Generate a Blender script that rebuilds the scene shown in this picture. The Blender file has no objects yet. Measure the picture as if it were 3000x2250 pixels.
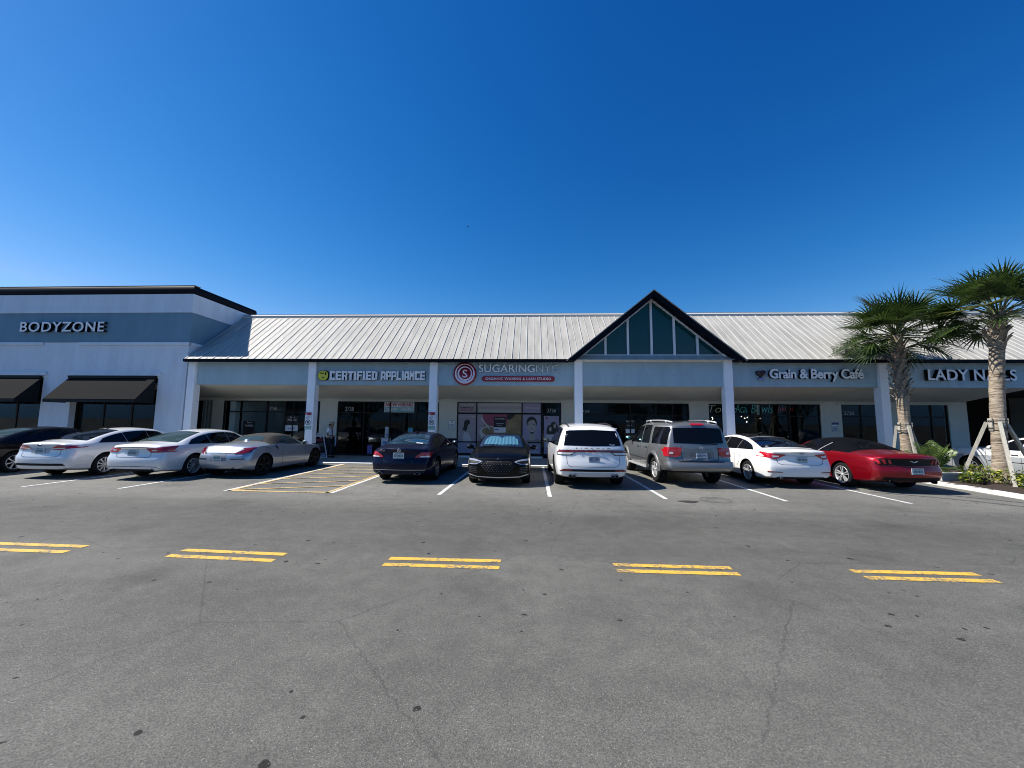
import bpy, bmesh, math, random
import numpy as np
from mathutils import Vector, Matrix
from mathutils.bvhtree import BVHTree
random.seed(7)
scene = bpy.context.scene
COL = scene.collection
R = math.radians

# ------------------------------------------------------------------ camera
F_PX, CAM_H = 1130.0, 1.79
psi, th, rho = R(2.9), math.atan(111 / F_PX), 0.0092
fw = Vector((-math.sin(psi) * math.cos(th), math.cos(psi) * math.cos(th), math.sin(th)))
r0 = Vector((math.cos(psi), math.sin(psi), 0))
u0 = r0.cross(fw)
rt = math.cos(rho) * r0 + math.sin(rho) * u0
up = -math.sin(rho) * r0 + math.cos(rho) * u0
cd = bpy.data.cameras.new("camera")
cam = bpy.data.objects.new("camera", cd)
COL.objects.link(cam)
cam.matrix_world = Matrix(((rt.x, up.x, -fw.x, 0), (rt.y, up.y, -fw.y, 0), (rt.z, up.z, -fw.z, CAM_H), (0, 0, 0, 1)))
cd.sensor_width = 36
cd.lens = F_PX / 3000 * 36
cd.clip_start = 0.05
cd.clip_end = 3000
scene.camera = cam

# ------------------------------------------------------------------ world, sun, exposure
SUN = Vector((-0.855, 0.006, 1.0)).normalized()      # towards the sun
sun_el = math.asin(SUN.z)
w = bpy.data.worlds.new("World")
scene.world = w
w.use_nodes = True
nt = w.node_tree
bg = nt.nodes["Background"]
sky = nt.nodes.new("ShaderNodeTexSky")
sky.sky_type = 'NISHITA'
sky.sun_disc = False
sky.sun_elevation = sun_el
sky.sun_rotation = math.atan2(SUN.x, SUN.y)
sky.altitude = 0
sky.air_density = 1.0
sky.dust_density = 0.15
sky.ozone_density = 5.0
hs = nt.nodes.new("ShaderNodeHueSaturation")
hs.inputs['Saturation'].default_value = 1.22
hs.inputs['Hue'].default_value = 0.5
nt.links.new(sky.outputs[0], hs.inputs['Color'])
# the clear deep blue of this sky: steeper falloff in red and green towards the zenith
sep = nt.nodes.new("ShaderNodeSeparateColor"); cmb = nt.nodes.new("ShaderNodeCombineColor")
nt.links.new(hs.outputs[0], sep.inputs[0])
for i_, (k_, p_) in enumerate(((.74, 2.2), (.67, 1.32), (1.13, 1.0))):
    pw = nt.nodes.new("ShaderNodeMath"); pw.operation = 'POWER'; pw.inputs[1].default_value = p_
    ml = nt.nodes.new("ShaderNodeMath"); ml.operation = 'MULTIPLY'; ml.inputs[1].default_value = k_
    nt.links.new(sep.outputs[i_], pw.inputs[0]); nt.links.new(pw.outputs[0], ml.inputs[0])
    cap = nt.nodes.new("ShaderNodeMath"); cap.operation = 'MULTIPLY'; cap.inputs[1].default_value = (.26, .56, 1)[i_]; nt.links.new(sep.outputs[2], cap.inputs[0])
    mn = nt.nodes.new("ShaderNodeMath"); mn.operation = 'MINIMUM'; nt.links.new(ml.outputs[0], mn.inputs[0]); nt.links.new(cap.outputs[0], mn.inputs[1])
    nt.links.new(mn.outputs[0], cmb.inputs[i_])
nt.links.new(cmb.outputs[0], bg.inputs[0])
bg.inputs[1].default_value = 0.085
sd = bpy.data.lights.new("sun", 'SUN')
sd.energy = 5.0
sd.angle = R(0.53)
sd.color = (1.0, 0.95, 0.865)
so = bpy.data.objects.new("sun", sd)
COL.objects.link(so)
so.rotation_euler = (-SUN).to_track_quat('-Z', 'Y').to_euler()
so.location = (-30, 10, 40)
scene.view_settings.view_transform = 'Standard'
scene.view_settings.look = 'None'
scene.view_settings.gamma = 1
scene.view_settings.exposure = 0.7
scene.render.engine = 'CYCLES'
scene.cycles.max_bounces = 6
scene.cycles.filter_width = 1.0
scene.cycles.transparent_max_bounces = 12
scene.cycles.caustics_reflective = False
scene.cycles.caustics_refractive = False

# ------------------------------------------------------------------ materials
MATS = {}
def mat(name, col=(.5, .5, .5), rough=.6, metal=0, coat=0, spec=.5, var=0, vscale=3., bump=0, bscale=60., emit=0, stretch=None, alpha=1, flake=0):
    if name in MATS: return MATS[name]
    m = bpy.data.materials.new(name)
    m.use_nodes = True
    n, l = m.node_tree.nodes, m.node_tree.links
    b = n["Principled BSDF"]
    c4 = (*col, 1)
    b.inputs['Base Color'].default_value = c4
    b.inputs['Roughness'].default_value = rough
    b.inputs['Metallic'].default_value = metal
    b.inputs['Specular IOR Level'].default_value = spec
    b.inputs['Coat Weight'].default_value = coat
    b.inputs['Coat Roughness'].default_value = .03
    if emit:
        b.inputs['Emission Color'].default_value = c4
        b.inputs['Emission Strength'].default_value = emit
    tc = n.new("ShaderNodeTexCoord")
    src = tc.outputs['Object']
    if stretch:
        mp = n.new("ShaderNodeMapping"); mp.inputs['Scale'].default_value = stretch
        l.new(src, mp.inputs[0]); src = mp.outputs[0]
    if var:
        t = n.new("ShaderNodeTexNoise"); t.inputs['Scale'].default_value = vscale; t.inputs['Detail'].default_value = 6; t.inputs['Roughness'].default_value = .65
        l.new(src, t.inputs['Vector'])
        r = n.new("ShaderNodeValToRGB")
        r.color_ramp.elements[0].position = .3; r.color_ramp.elements[1].position = .7
        r.color_ramp.elements[0].color = (*[max(0, x * (1 - var)) for x in col], 1)
        r.color_ramp.elements[1].color = (*[min(1, x * (1 + var)) for x in col], 1)
        l.new(t.outputs['Fac'], r.inputs[0]); l.new(r.outputs[0], b.inputs['Base Color'])
    if bump:
        t2 = n.new("ShaderNodeTexNoise"); t2.inputs['Scale'].default_value = bscale; t2.inputs['Detail'].default_value = 4
        l.new(src, t2.inputs['Vector'])
        bp = n.new("ShaderNodeBump"); bp.inputs['Strength'].default_value = bump; bp.inputs['Distance'].default_value = .02
        l.new(t2.outputs['Fac'], bp.inputs['Height']); l.new(bp.outputs[0], b.inputs['Normal'])
    MATS[name] = m
    return m

def shop_glass(name, tint=(.9, .95, .95), ior=1.22):
    if name in MATS: return MATS[name]
    m = bpy.data.materials.new(name); m.use_nodes = True
    n, l = m.node_tree.nodes, m.node_tree.links
    n.remove(n["Principled BSDF"]); out = n["Material Output"]
    tr = n.new("ShaderNodeBsdfTransparent"); tr.inputs[0].default_value = (*tint, 1)
    gl = n.new("ShaderNodeBsdfGlossy"); gl.inputs['Roughness'].default_value = .01; gl.inputs[0].default_value = (.9, .95, 1, 1)
    fr = n.new("ShaderNodeFresnel"); ge = n.new("ShaderNodeNewGeometry")
    mm = n.new("ShaderNodeMath"); mm.operation = 'MULTIPLY_ADD'; mm.inputs[1].default_value = 1 / ior - ior; mm.inputs[2].default_value = ior
    l.new(ge.outputs['Backfacing'], mm.inputs[0]); l.new(mm.outputs[0], fr.inputs[0])
    mx = n.new("ShaderNodeMixShader")
    l.new(fr.outputs[0], mx.inputs[0]); l.new(tr.outputs[0], mx.inputs[1]); l.new(gl.outputs[0], mx.inputs[2]); l.new(mx.outputs[0], out.inputs[0])
    MATS[name] = m
    return m

def paint(name, col, metal=0, rough=.4, coat=1, spec=.5):
    return mat(name, col, rough=rough, metal=metal, coat=coat, spec=spec)

M_COL = mat('white_painted_post', (.89, .91, .93), .8, var=.03, vscale=2, bump=.3, bscale=60)
M_STUCCO = mat('white_stucco', (.68, .735, .79), .9, var=.085, vscale=1.1, bump=.5, bscale=55, stretch=(2.2, 2.2, .5))
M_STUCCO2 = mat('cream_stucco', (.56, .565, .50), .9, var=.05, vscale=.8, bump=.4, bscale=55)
M_BLUE = mat('blue_grey_stucco', (.36, .485, .545), .9, var=.10, vscale=1.1, bump=.5, bscale=55, stretch=(2.2, 2.2, .5))
M_BLUE2 = mat('deep_blue_grey_stucco', (.155, .27, .35), .9, var=.10, vscale=1.1, bump=.5, bscale=55, stretch=(2.2, 2.2, .5))
M_ROOF = mat('white_painted_metal', (.375, .362, .325), .6, spec=.3, var=.22, vscale=1.2, stretch=(3, .5, .5))
M_SEAM = mat('white_seam_metal', (.47, .465, .44), .5, spec=.3)
M_NAVY = mat('black_navy_trim', (.003, .004, .009), .6, spec=.1)
M_BLACK = mat('black_trim', (.008, .008, .009), .6, spec=.2)
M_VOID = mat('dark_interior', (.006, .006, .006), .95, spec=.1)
M_WTRIM = mat('white_trim', (.80, .80, .80), .6, bump=.1)
M_ALU = mat('dark_bronze_frame', (.010, .009, .008), .5, spec=.2)
M_SILVER = mat('silver_metal', (.58, .59, .60), .32, metal=.45)
M_CHROME = mat('chrome', (.85, .86, .88), .08, metal=1)
M_CONC = mat('concrete', (.46, .45, .42), .9, var=.16, vscale=4, bump=.3, bscale=40)
M_TYRE = mat('tyre_rubber', (.011, .011, .012), .9, spec=.15)
M_RED = mat('red_lens', (.42, .006, .012), .12, coat=1)
M_DRED = mat('dark_red_lens', (.16, .004, .008), .12, coat=1)
M_CLEAR = mat('clear_lens', (.72, .72, .72), .12, coat=1)
M_GLASS = mat('tinted_car_glass', (.0035, .004, .006), .02, spec=.22)
M_GLASSL = mat('light_car_glass', (.035, .06, .062), .02, spec=.5)
M_PLATE = mat('plate_white', (.56, .58, .58), .5)
M_PLATEG = mat('plate_green_print', (.09, .19, .19), .5)
M_PLATEB = mat('plate_blue_print', (.03, .06, .16), .5)
M_WHITE = mat('sign_white', (.78, .78, .78), .5)
M_SIGNGREY = mat('sign_face_grey', (.66, .66, .66), .5)

# ------------------------------------------------------------------ helpers
class MB:
    def __init__(s): s.v = []; s.f = []; s.m = []; s.sm = []
    def add(s, vs, fs, m=0, smooth=False):
        o = len(s.v); s.v += [tuple(p) for p in vs]
        for f in fs: s.f.append([i + o for i in f]); s.m.append(m); s.sm.append(smooth)
        return s
    def box(s, x0, x1, y0, y1, z0, z1, m=0):
        return s.add([(x0, y0, z0), (x1, y0, z0), (x1, y1, z0), (x0, y1, z0), (x0, y0, z1), (x1, y0, z1), (x1, y1, z1), (x0, y1, z1)],
              [(0, 3, 2, 1), (4, 5, 6, 7), (0, 1, 5, 4), (1, 2, 6, 5), (2, 3, 7, 6), (3, 0, 4, 7)], m)
    def prism(s, poly, ax, a, b, m=0):
        n = len(poly)
        def P(p, t): return {'x': (t, p[0], p[1]), 'y': (p[0], t, p[1]), 'z': (p[0], p[1], t)}[ax]
        return s.add([P(p, a) for p in poly] + [P(p, b) for p in poly],
              [tuple(range(n))[::-1], tuple(range(n, 2 * n))] + [(i, (i + 1) % n, n + (i + 1) % n, n + i) for i in range(n)], m)
    def bar(s, a, b, wd, ht, m=0, upv=(0, 0, 1)):
        a, b = Vector(a), Vector(b); d = (b - a).normalized(); sd_ = d.cross(Vector(upv))
        if sd_.length < 1e-4: sd_ = Vector((1, 0, 0))
        sd_.normalize(); u = sd_.cross(d)
        vs = []
        for p in (a, b):
            for i, j in ((-1, -1), (1, -1), (1, 1), (-1, 1)): vs.append(p + sd_ * (i * wd / 2) + u * (j * ht / 2))
        return s.add(vs, [(0, 1, 2, 3), (7, 6, 5, 4), (0, 4, 5, 1), (1, 5, 6, 2), (2, 6, 7, 3), (3, 7, 4, 0)], m)
    def tube(s, pts, r, n=8, m=0, smooth=True):
        pts = [Vector(p) for p in pts]; rs = r if isinstance(r, (list, tuple)) else [r] * len(pts)
        vs, fs = [], []
        for i, p in enumerate(pts):
            d = (pts[min(i + 1, len(pts) - 1)] - pts[max(i - 1, 0)]).normalized()
            a = d.cross(Vector((0, 0, 1)) if abs(d.z) < .9 else Vector((1, 0, 0))).normalized(); b = d.cross(a)
            for k in range(n):
                t = 2 * math.pi * k / n; vs.append(p + (a * math.cos(t) + b * math.sin(t)) * rs[i])
        for i in range(len(pts) - 1):
            for k in range(n):
                fs.append((i * n + k, i * n + (k + 1) % n, (i + 1) * n + (k + 1) % n, (i + 1) * n + k))
        fs.append(tuple(range(n))); fs.append(tuple(range((len(pts) - 1) * n, len(pts) * n))[::-1])
        return s.add(vs, fs, m, smooth)
    def lathe(s, prof, n=24, ax='z', c=(0, 0, 0), m=0, smooth=True, closed=False):
        vs, fs = [], []; c = Vector(c)
        for (r, h) in prof:
            for k in range(n):
                t = 2 * math.pi * k / n; a, b = r * math.cos(t), r * math.sin(t)
                vs.append(c + Vector({'z': (a, b, h), 'x': (h, a, b), 'y': (a, h, b)}[ax]))
        L = len(prof)
        for i in range(L if closed else L - 1):
            j = (i + 1) % L
            for k in range(n): fs.append((i * n + k, i * n + (k + 1) % n, j * n + (k + 1) % n, j * n + k))
        if not closed:
            fs.append(tuple(range(n))[::-1]); fs.append(tuple(range((L - 1) * n, L * n)))
        return s.add(vs, fs, m, smooth)
    def grid(s, rows, m=0, smooth=True):
        nr, nc = len(rows), len(rows[0])
        return s.add([p for r_ in rows for p in r_], [(i * nc + j, i * nc + j + 1, (i + 1) * nc + j + 1, (i + 1) * nc + j) for i in range(nr - 1) for j in range(nc - 1)], m, smooth)
    def ell(s, c, rx, ry, rz, n=12, m=0):
        rows = []
        for i in range(n // 2 + 1):
            a = math.pi * i / (n // 2); rows.append([(c[0] + rx * math.sin(a) * math.cos(2 * math.pi * k / n), c[1] + ry * math.sin(a) * math.sin(2 * math.pi * k / n), c[2] + rz * math.cos(a)) for k in range(n + 1)])
        return s.grid(rows, m)
    def build(s, name, mats, parent=None, recalc=True, bevel=0, weld=False):
        me = bpy.data.meshes.new(name)
        me.from_pydata([tuple(map(float, p)) for p in s.v], [], s.f)
        if not isinstance(mats, (list, tuple)): mats = [mats]
        for m in mats: me.materials.append(m)
        me.polygons.foreach_set('material_index', s.m); me.polygons.foreach_set('use_smooth', s.sm)
        if recalc or weld or bevel:
            bm = bmesh.new(); bm.from_mesh(me)
            if weld: bmesh.ops.remove_doubles(bm, verts=bm.verts, dist=1e-4)
            if bevel: bmesh.ops.bevel(bm, geom=[e for e in bm.edges if len(e.link_faces) == 2 and e.calc_face_angle(0) > .6], offset=bevel, segments=2, affect='EDGES', profile=.6)
            if recalc: bmesh.ops.recalc_face_normals(bm, faces=bm.faces)
            bm.to_mesh(me); bm.free()
        me.update()
        return link(name, me, parent)

def link(name, me, parent=None):
    o = bpy.data.objects.new(name, me); COL.objects.link(o)
    if parent is not None: o.parent = parent
    return o
def tag(o, label=None, cat=None, group=None, kind=None):
    for k, v_ in (('label', label), ('category', cat), ('group', group), ('kind', kind)):
        if v_: o[k] = v_
    return o
def thing(name, label, cat, loc=(0, 0, 0), rz=0, group=None):
    o = bpy.data.objects.new(name, None); COL.objects.link(o); o.empty_display_size = .2
    o.location = loc; o.rotation_euler = (0, 0, rz)
    return tag(o, label, cat, group)
def dup_tree(o, parent=None):
    c = o.copy(); COL.objects.link(c)
    if parent is not None: c.parent = parent
    for ch in o.children: dup_tree(ch, c)
    return c

def text_raw(txt, bold=0, shear=0, space=1.0, line=1.0):
    """flat text outline as a mesh; returns (verts, faces) triangulated with zero depth in the XY plane"""
    cu = bpy.data.curves.new('t', 'FONT'); cu.body = txt; cu.offset = bold; cu.shear = shear
    cu.space_character = space; cu.space_line = line; cu.resolution_u = 4; cu.extrude = .05; cu.align_x = 'CENTER'
    ob = bpy.data.objects.new('t', cu); COL.objects.link(ob)
    dg = bpy.context.evaluated_depsgraph_get()
    me = bpy.data.meshes.new_from_object(ob.evaluated_get(dg))
    bpy.data.objects.remove(ob); bpy.data.curves.remove(cu)
    bm = bmesh.new(); bm.from_mesh(me); bpy.data.meshes.remove(me)
    bmesh.ops.remove_doubles(bm, verts=bm.verts, dist=1e-5)
    return bm

def sign_text(txt, x0, x1, z0, z1, y, depth, mats, parent, name='letter', split=True, bold=.0, shear=0, space=1.0, line=1.0, place=None):
    """letters fitted into x0..x1, z0..z1, facing -Y, backs at y; place: optional matrix applied afterwards"""
    bm = text_raw(txt, bold, shear, space, line)
    xs = [v_.co.x for v_ in bm.verts]; ys = [v_.co.y for v_ in bm.verts]
    a, b, c, d = min(xs), max(xs), min(ys), max(ys)
    bm.faces.ensure_lookup_table(); bm.normal_update()
    for f in bm.faces: f.material_index = 0 if f.normal.z > .5 else min(1, len(mats) - 1)
    for v_ in bm.verts:
        p = v_.co
        q = Vector((x0 + (p.x - a) / (b - a) * (x1 - x0), y - (p.z + .05) / .1 * depth, z0 + (p.y - c) / (d - c) * (z1 - z0)))
        v_.co = place @ q if place else q
    out = []
    if split:
        bm.verts.ensure_lookup_table(); seen = set(); isl = []
        for v_ in bm.verts:
            if v_.index in seen: continue
            st = [v_]; comp = []; seen.add(v_.index)
            while st:
                q = st.pop(); comp.append(q)
                for e in q.link_edges:
                    o = e.other_vert(q)
                    if o.index not in seen: seen.add(o.index); st.append(o)
            cx = [k.co.x for k in comp]; isl.append([min(cx), max(cx), comp])
        isl.sort(key=lambda t: t[0]); grp = []
        for i in isl:
            if grp and i[1] - (i[1] - i[0]) * .5 < grp[-1][1] and i[0] < grp[-1][1] - .3 * (i[1] - i[0]):
                grp[-1][2].extend(i[2]); grp[-1][1] = max(grp[-1][1], i[1])
            else: grp.append(i)
        for g in grp:
            ids = {k.index: n for n, k in enumerate(g[2])}
            fs = [f for f in bm.faces if f.verts[0].index in ids]
            me = bpy.data.meshes.new(name)
            me.from_pydata([tuple(k.co) for k in g[2]], [], [[ids[q.index] for q in f.verts] for f in fs])
            for m in mats: me.materials.append(m)
            me.polygons.foreach_set('material_index', [f.material_index for f in fs])
            out.append(link(name, me, parent))
    else:
        me = bpy.data.meshes.new(name); bm.to_mesh(me)
        for m in mats: me.materials.append(m)
        out.append(link(name, me, parent))
    bm.free()
    return out

def pchip(pts):
    xs = [float(p[0]) for p in pts]; ys = [float(p[1]) for p in pts]; n = len(xs)
    if n == 1: return lambda x: ys[0]
    h = [xs[i + 1] - xs[i] for i in range(n - 1)]; dl = [(ys[i + 1] - ys[i]) / h[i] for i in range(n - 1)]
    d = [dl[0]] + [0] * (n - 2) + [dl[-1]]
    for i in range(1, n - 1):
        if dl[i - 1] * dl[i] > 0:
            w1, w2 = 2 * h[i] + h[i - 1], h[i] + 2 * h[i - 1]; d[i] = (w1 + w2) / (w1 / dl[i - 1] + w2 / dl[i])
    def f(x):
        if x <= xs[0]: return ys[0]
        if x >= xs[-1]: return ys[-1]
        i = 0
        while x > xs[i + 1]: i += 1
        t = (x - xs[i]) / h[i]; t2, t3 = t * t, t * t * t
        return (2 * t3 - 3 * t2 + 1) * ys[i] + (t3 - 2 * t2 + t) * h[i] * d[i] + (-2 * t3 + 3 * t2) * ys[i + 1] + (t3 - t2) * h[i] * d[i + 1]
    return f
# ------------------------------------------------------------------ ground
def asphalt():
    m = bpy.data.materials.new('asphalt'); m.use_nodes = True
    n, l = m.node_tree.nodes, m.node_tree.links; b = n["Principled BSDF"]
    tc = n.new("ShaderNodeTexCoord")
    def mapped(s):
        mp = n.new("ShaderNodeMapping"); mp.inputs['Scale'].default_value = s; l.new(tc.outputs['Object'], mp.inputs[0]); return mp.outputs[0]
    def noise(v, sc, det=5, ro=.6):
        t = n.new("ShaderNodeTexNoise"); t.inputs['Scale'].default_value = sc; t.inputs['Detail'].default_value = det; t.inputs['Roughness'].default_value = ro
        l.new(v, t.inputs['Vector']); return t.outputs['Fac']
    def math_(op, a, bb=None, c=None):
        t = n.new("ShaderNodeMath"); t.operation = op
        for i, x in enumerate((a, bb, c)):
            if x is None: continue
            if isinstance(x, (int, float)): t.inputs[i].default_value = x
            else: l.new(x, t.inputs[i])
        return t.outputs[0]
    def ramp(v, a, bb, lo=0., hi=1.):
        t = n.new("ShaderNodeMapRange"); t.inputs[1].default_value = a; t.inputs[2].default_value = bb; t.inputs[3].default_value = lo; t.inputs[4].default_value = hi
        l.new(v, t.inputs[0]); return t.outputs[0]
    big = ramp(noise(mapped((1, 1, 1)), .35, 6), .3, .7, .80, 1.17)
    lane = ramp(noise(mapped((.07, .75, 1)), 1.0, 4), .3, .7, .86, 1.12)
    med = ramp(noise(mapped((1, 1, 1)), 4.0, 5), .3, .7, .87, 1.12)
    fine = ramp(noise(mapped((1, 1, 1)), 110, 3, .8), .34, .66, .68, 1.32)
    v1 = n.new("ShaderNodeTexVoronoi"); v1.inputs['Scale'].default_value = 125; l.new(mapped((1, 1, 1)), v1.inputs['Vector'])
    sp = n.new("ShaderNodeSeparateColor"); l.new(v1.outputs['Color'], sp.inputs[0])
    agg = ramp(sp.outputs[0], 0, 1, .68, 1.32)
    glint = math_('MULTIPLY', math_('GREATER_THAN', sp.outputs[1], .972), math_('LESS_THAN', v1.outputs['Distance'], .4))
    # dark drips and gum spots, each with its own shape
    v2 = n.new("ShaderNodeTexVoronoi"); v2.inputs['Scale'].default_value = 4.6; v2.voronoi_dimensions = '2D'; 
    wob = n.new("ShaderNodeTexNoise"); wob.inputs['Scale'].default_value = 9; l.new(mapped((1, 1, 1)), wob.inputs['Vector'])
    vm = n.new("ShaderNodeVectorMath"); vm.operation = 'MULTIPLY_ADD'; vm.inputs[1].default_value = (.10, .06, 0)
    l.new(wob.outputs['Color'], vm.inputs[0]); l.new(mapped((1, 1, 1)), vm.inputs[2]); l.new(vm.outputs[0], v2.inputs['Vector'])
    s2 = n.new("ShaderNodeSeparateColor"); l.new(v2.outputs['Color'], s2.inputs[0])
    rad = math_('MULTIPLY', math_('GREATER_THAN', math_('ADD', s2.outputs[0], math_('MULTIPLY', noise(mapped((1, 1, 1)), .45, 2), .45)), 1.14), math_('MULTIPLY_ADD', math_('POWER', s2.outputs[1], 2.2), .085, .06))
    spot = ramp(math_('SUBTRACT', v2.outputs['Distance'], rad), -.012, .012, .16, 1.0)
    # worn, paler surface in the parking bays, darker polished wheel band in the aisle
    sx = n.new("ShaderNodeSeparateXYZ"); l.new(tc.outputs['Object'], sx.inputs[0])
    yy = math_('ADD', sx.outputs[1], math_('MULTIPLY', noise(mapped((.3, 1, 1)), 1.0, 3), 1.6))
    band = math_('MULTIPLY', ramp(yy, 5.6, 7.2), ramp(yy, 9.6, 8.2))
    band = ramp(band, 0, 1, 1.0, .80)
    pale = ramp(yy, 9.0, 10.6, 1.0, 1.30)
    # soft oil drips, mostly where engines stand over the bays
    v4 = n.new("ShaderNodeTexVoronoi"); v4.voronoi_dimensions = '2D'; v4.inputs['Scale'].default_value = .55; v4.inputs['Randomness'].default_value = .9
    vm4 = n.new("ShaderNodeVectorMath"); vm4.operation = 'MULTIPLY_ADD'; vm4.inputs[1].default_value = (.5, .35, 0); w4 = n.new("ShaderNodeTexNoise"); w4.inputs['Scale'].default_value = 2.2; w4.inputs['Detail'].default_value = 5
    l.new(mapped((1, 1, 1)), w4.inputs['Vector']); l.new(w4.outputs['Color'], vm4.inputs[0]); l.new(mapped((1, 1, 1)), vm4.inputs[2]); l.new(vm4.outputs[0], v4.inputs['Vector'])
    s4 = n.new("ShaderNodeSeparateColor"); l.new(v4.outputs['Color'], s4.inputs[0])
    drip = ramp(v4.outputs['Distance'], .03, .28, .76, 1.0); drip = math_('MAXIMUM', drip, ramp(s4.outputs[0], .50, .62, 1.0, .0))
    val = math_('MULTIPLY', big, drip)
    for k in (lane, med, fine, agg, spot, band, pale): val = math_('MULTIPLY', val, k)
    # fine dark cracks
    v3 = n.new("ShaderNodeTexVoronoi"); v3.voronoi_dimensions = '2D'; v3.feature = 'DISTANCE_TO_EDGE'; v3.inputs['Scale'].default_value = .33; l.new(vm.outputs[0], v3.inputs['Vector'])
    crk = ramp(v3.outputs['Distance'], .0, .005, .72, 1.0)
    crk = math_('MAXIMUM', crk, ramp(noise(mapped((1, 1, 1)), .5, 2), .5, .56))
    val = math_('MULTIPLY', val, crk)
    val = math_('ADD', val, math_('MULTIPLY', glint, 1.5))
    cb = n.new("ShaderNodeCombineColor")
    for i, c in enumerate((.122, .119, .106)): l.new(math_('MULTIPLY', val, c), cb.inputs[i])
    l.new(cb.outputs[0], b.inputs['Base Color'])
    b.inputs['Roughness'].default_value = .85; b.inputs['Specular IOR Level'].default_value = .35
    bp = n.new("ShaderNodeBump"); bp.inputs['Strength'].default_value = .7; bp.inputs['Distance'].default_value = .006
    l.new(math_('ADD', fine, agg), bp.inputs['Height']); l.new(bp.outputs[0], b.inputs['Normal'])
    return m
M_ASPH = asphalt()
def worn_paint(name, col, wear):
    m = bpy.data.materials.new(name); m.use_nodes = True
    n, l = m.node_tree.nodes, m.node_tree.links; b = n["Principled BSDF"]; b.inputs['Roughness'].default_value = .7
    tc = n.new("ShaderNodeTexCoord")
    t = n.new("ShaderNodeTexNoise"); t.inputs['Scale'].default_value = 22; t.inputs['Detail'].default_value = 7; t.inputs['Roughness'].default_value = .75; l.new(tc.outputs['Object'], t.inputs['Vector'])
    t2 = n.new("ShaderNodeTexNoise"); t2.inputs['Scale'].default_value = 3; l.new(tc.outputs['Object'], t2.inputs['Vector'])
    a = n.new("ShaderNodeMath"); a.operation = 'MULTIPLY_ADD'; a.inputs[1].default_value = .45; l.new(t2.outputs['Fac'], a.inputs[0]); l.new(t.outputs['Fac'], a.inputs[2])
    r = n.new("ShaderNodeValToRGB"); r.color_ramp.elements[0].position = wear; r.color_ramp.elements[1].position = wear + .10
    r.color_ramp.elements[0].color = (.13, .125, .11, 1); r.color_ramp.elements[1].color = (*col, 1)
    l.new(a.outputs[0], r.inputs[0]); l.new(r.outputs[0], b.inputs['Base Color'])
    return m
M_YEL = worn_paint('worn_yellow_paint', (.60, .37, .045), .625)
M_YELP = worn_paint('faded_cream_yellow_paint', (.56, .39, .16), .62)
M_LINE = worn_paint('worn_white_paint', (.60, .60, .58), .57)
mb = MB()
N = 2000
mb.add([(-N, -N, 0), (N, -N, 0), (N, N, 0), (-N, N, 0)], [(0, 1, 2, 3)])
tag(mb.build('parking_lot', M_ASPH), kind='structure')

def sheet(name, m, polys, z=.004):
    b_ = MB()
    for p in polys: b_.add([(x, y, z) for x, y in p], [tuple(range(len(p)))])
    return tag(b_.build(name, m, recalc=False), kind='structure')
def strip(a, b, wd):
    a, b = Vector(a).to_2d(), Vector(b).to_2d(); d = (b - a).normalized(); n_ = Vector((-d.y, d.x)) * wd / 2
    return [a - n_, b - n_, b + n_, a + n_]
# yellow double dashes of the drive aisle
for x0, x1, u0_, u1_, l0_, l1_ in ((-7.85, -6.21, 5.32, 5.287, 5.08, 5.058), (-4.76, -3.27, 5.254, 5.19, 5.03, 4.958), (-1.84, -.385, 5.15, 5.16, 4.936, 4.932), (1.045, 2.495, 5.141, 5.141, 4.946, 4.95), (3.945, 5.415, 5.15, 5.16, 4.945, 4.95)):
    sheet('yellow_lane_marking', M_YEL, [[(x0, p - .053), (x1, q - .053), (x1, q + .053), (x0, p + .053)] for p, q in ((u0_, u1_), (l0_, l1_))])
# white stall lines
for x in (-13.16, -10.52, -2.25, .457, 3.204, 5.978, 8.748):
    sheet('white_stall_line', M_LINE, [strip((x, 9.55), (x + .02, 15.80), .10)])
sheet('white_hatch_border', M_LINE, [strip((-7.68, 9.53), (-7.72, 15.80), .10), strip((-4.93, 9.53), (-4.95, 15.80), .10)])
hp = [strip((-7.58, 9.5), (-7.62, 15.8), .10), strip((-5.04, 9.5), (-5.06, 15.8), .10), strip((-7.63, 9.56), (-5.0, 9.56), .11)]
sheet('yellow_hatch_border', M_YELP, hp, .008)
sheet('yellow_hatch_marking', M_YELP, [strip((-7.56, 9.66 + .965 * i), (-5.10, 10.56 + .93 * i), .09) for i in range(6)], .012)
# tyre marks that curve out of the end bay, a drain cover and an oil stain
def arc(cx, cy, r, a0, a1, wd, n_=24):
    o = []
    for i in range(n_):
        t0, t1 = a0 + (a1 - a0) * i / n_, a0 + (a1 - a0) * (i + 1) / n_
        o.append([(cx + (r + s) * math.cos(t), cy + (r + s) * math.sin(t)) for t, s in ((t0, -wd / 2), (t1, -wd / 2), (t1, wd / 2), (t0, wd / 2))])
    return o
M_MARK = mat('tyre_rubber_mark', (.075, .075, .075), .8, var=.35, vscale=6)
sheet('tyre_mark', M_MARK, arc(6.2, 5.6, 6.2, R(62), R(10), .13), .004)
sheet('tyre_mark', M_MARK, arc(6.2, 5.6, 6.9, R(52), R(10), .10), .004)
sheet('drain_cover', M_MARK, arc(4.35, 9.55, .33, 0, R(360), .03, 32) + arc(4.35, 9.55, .2, R(30), R(200), .02, 16), .004)
M_OIL = mat('oil_stain', (.035, .03, .026), .6, var=.4, vscale=12)
sheet('oil_stain', M_OIL, [[(3.62 + .22 * math.cos(t) * (1 + .25 * math.sin(3 * t)), 9.27 + .14 * math.sin(t)) for t in [2 * math.pi * i / 18 for i in range(18)]]], .004)

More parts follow.
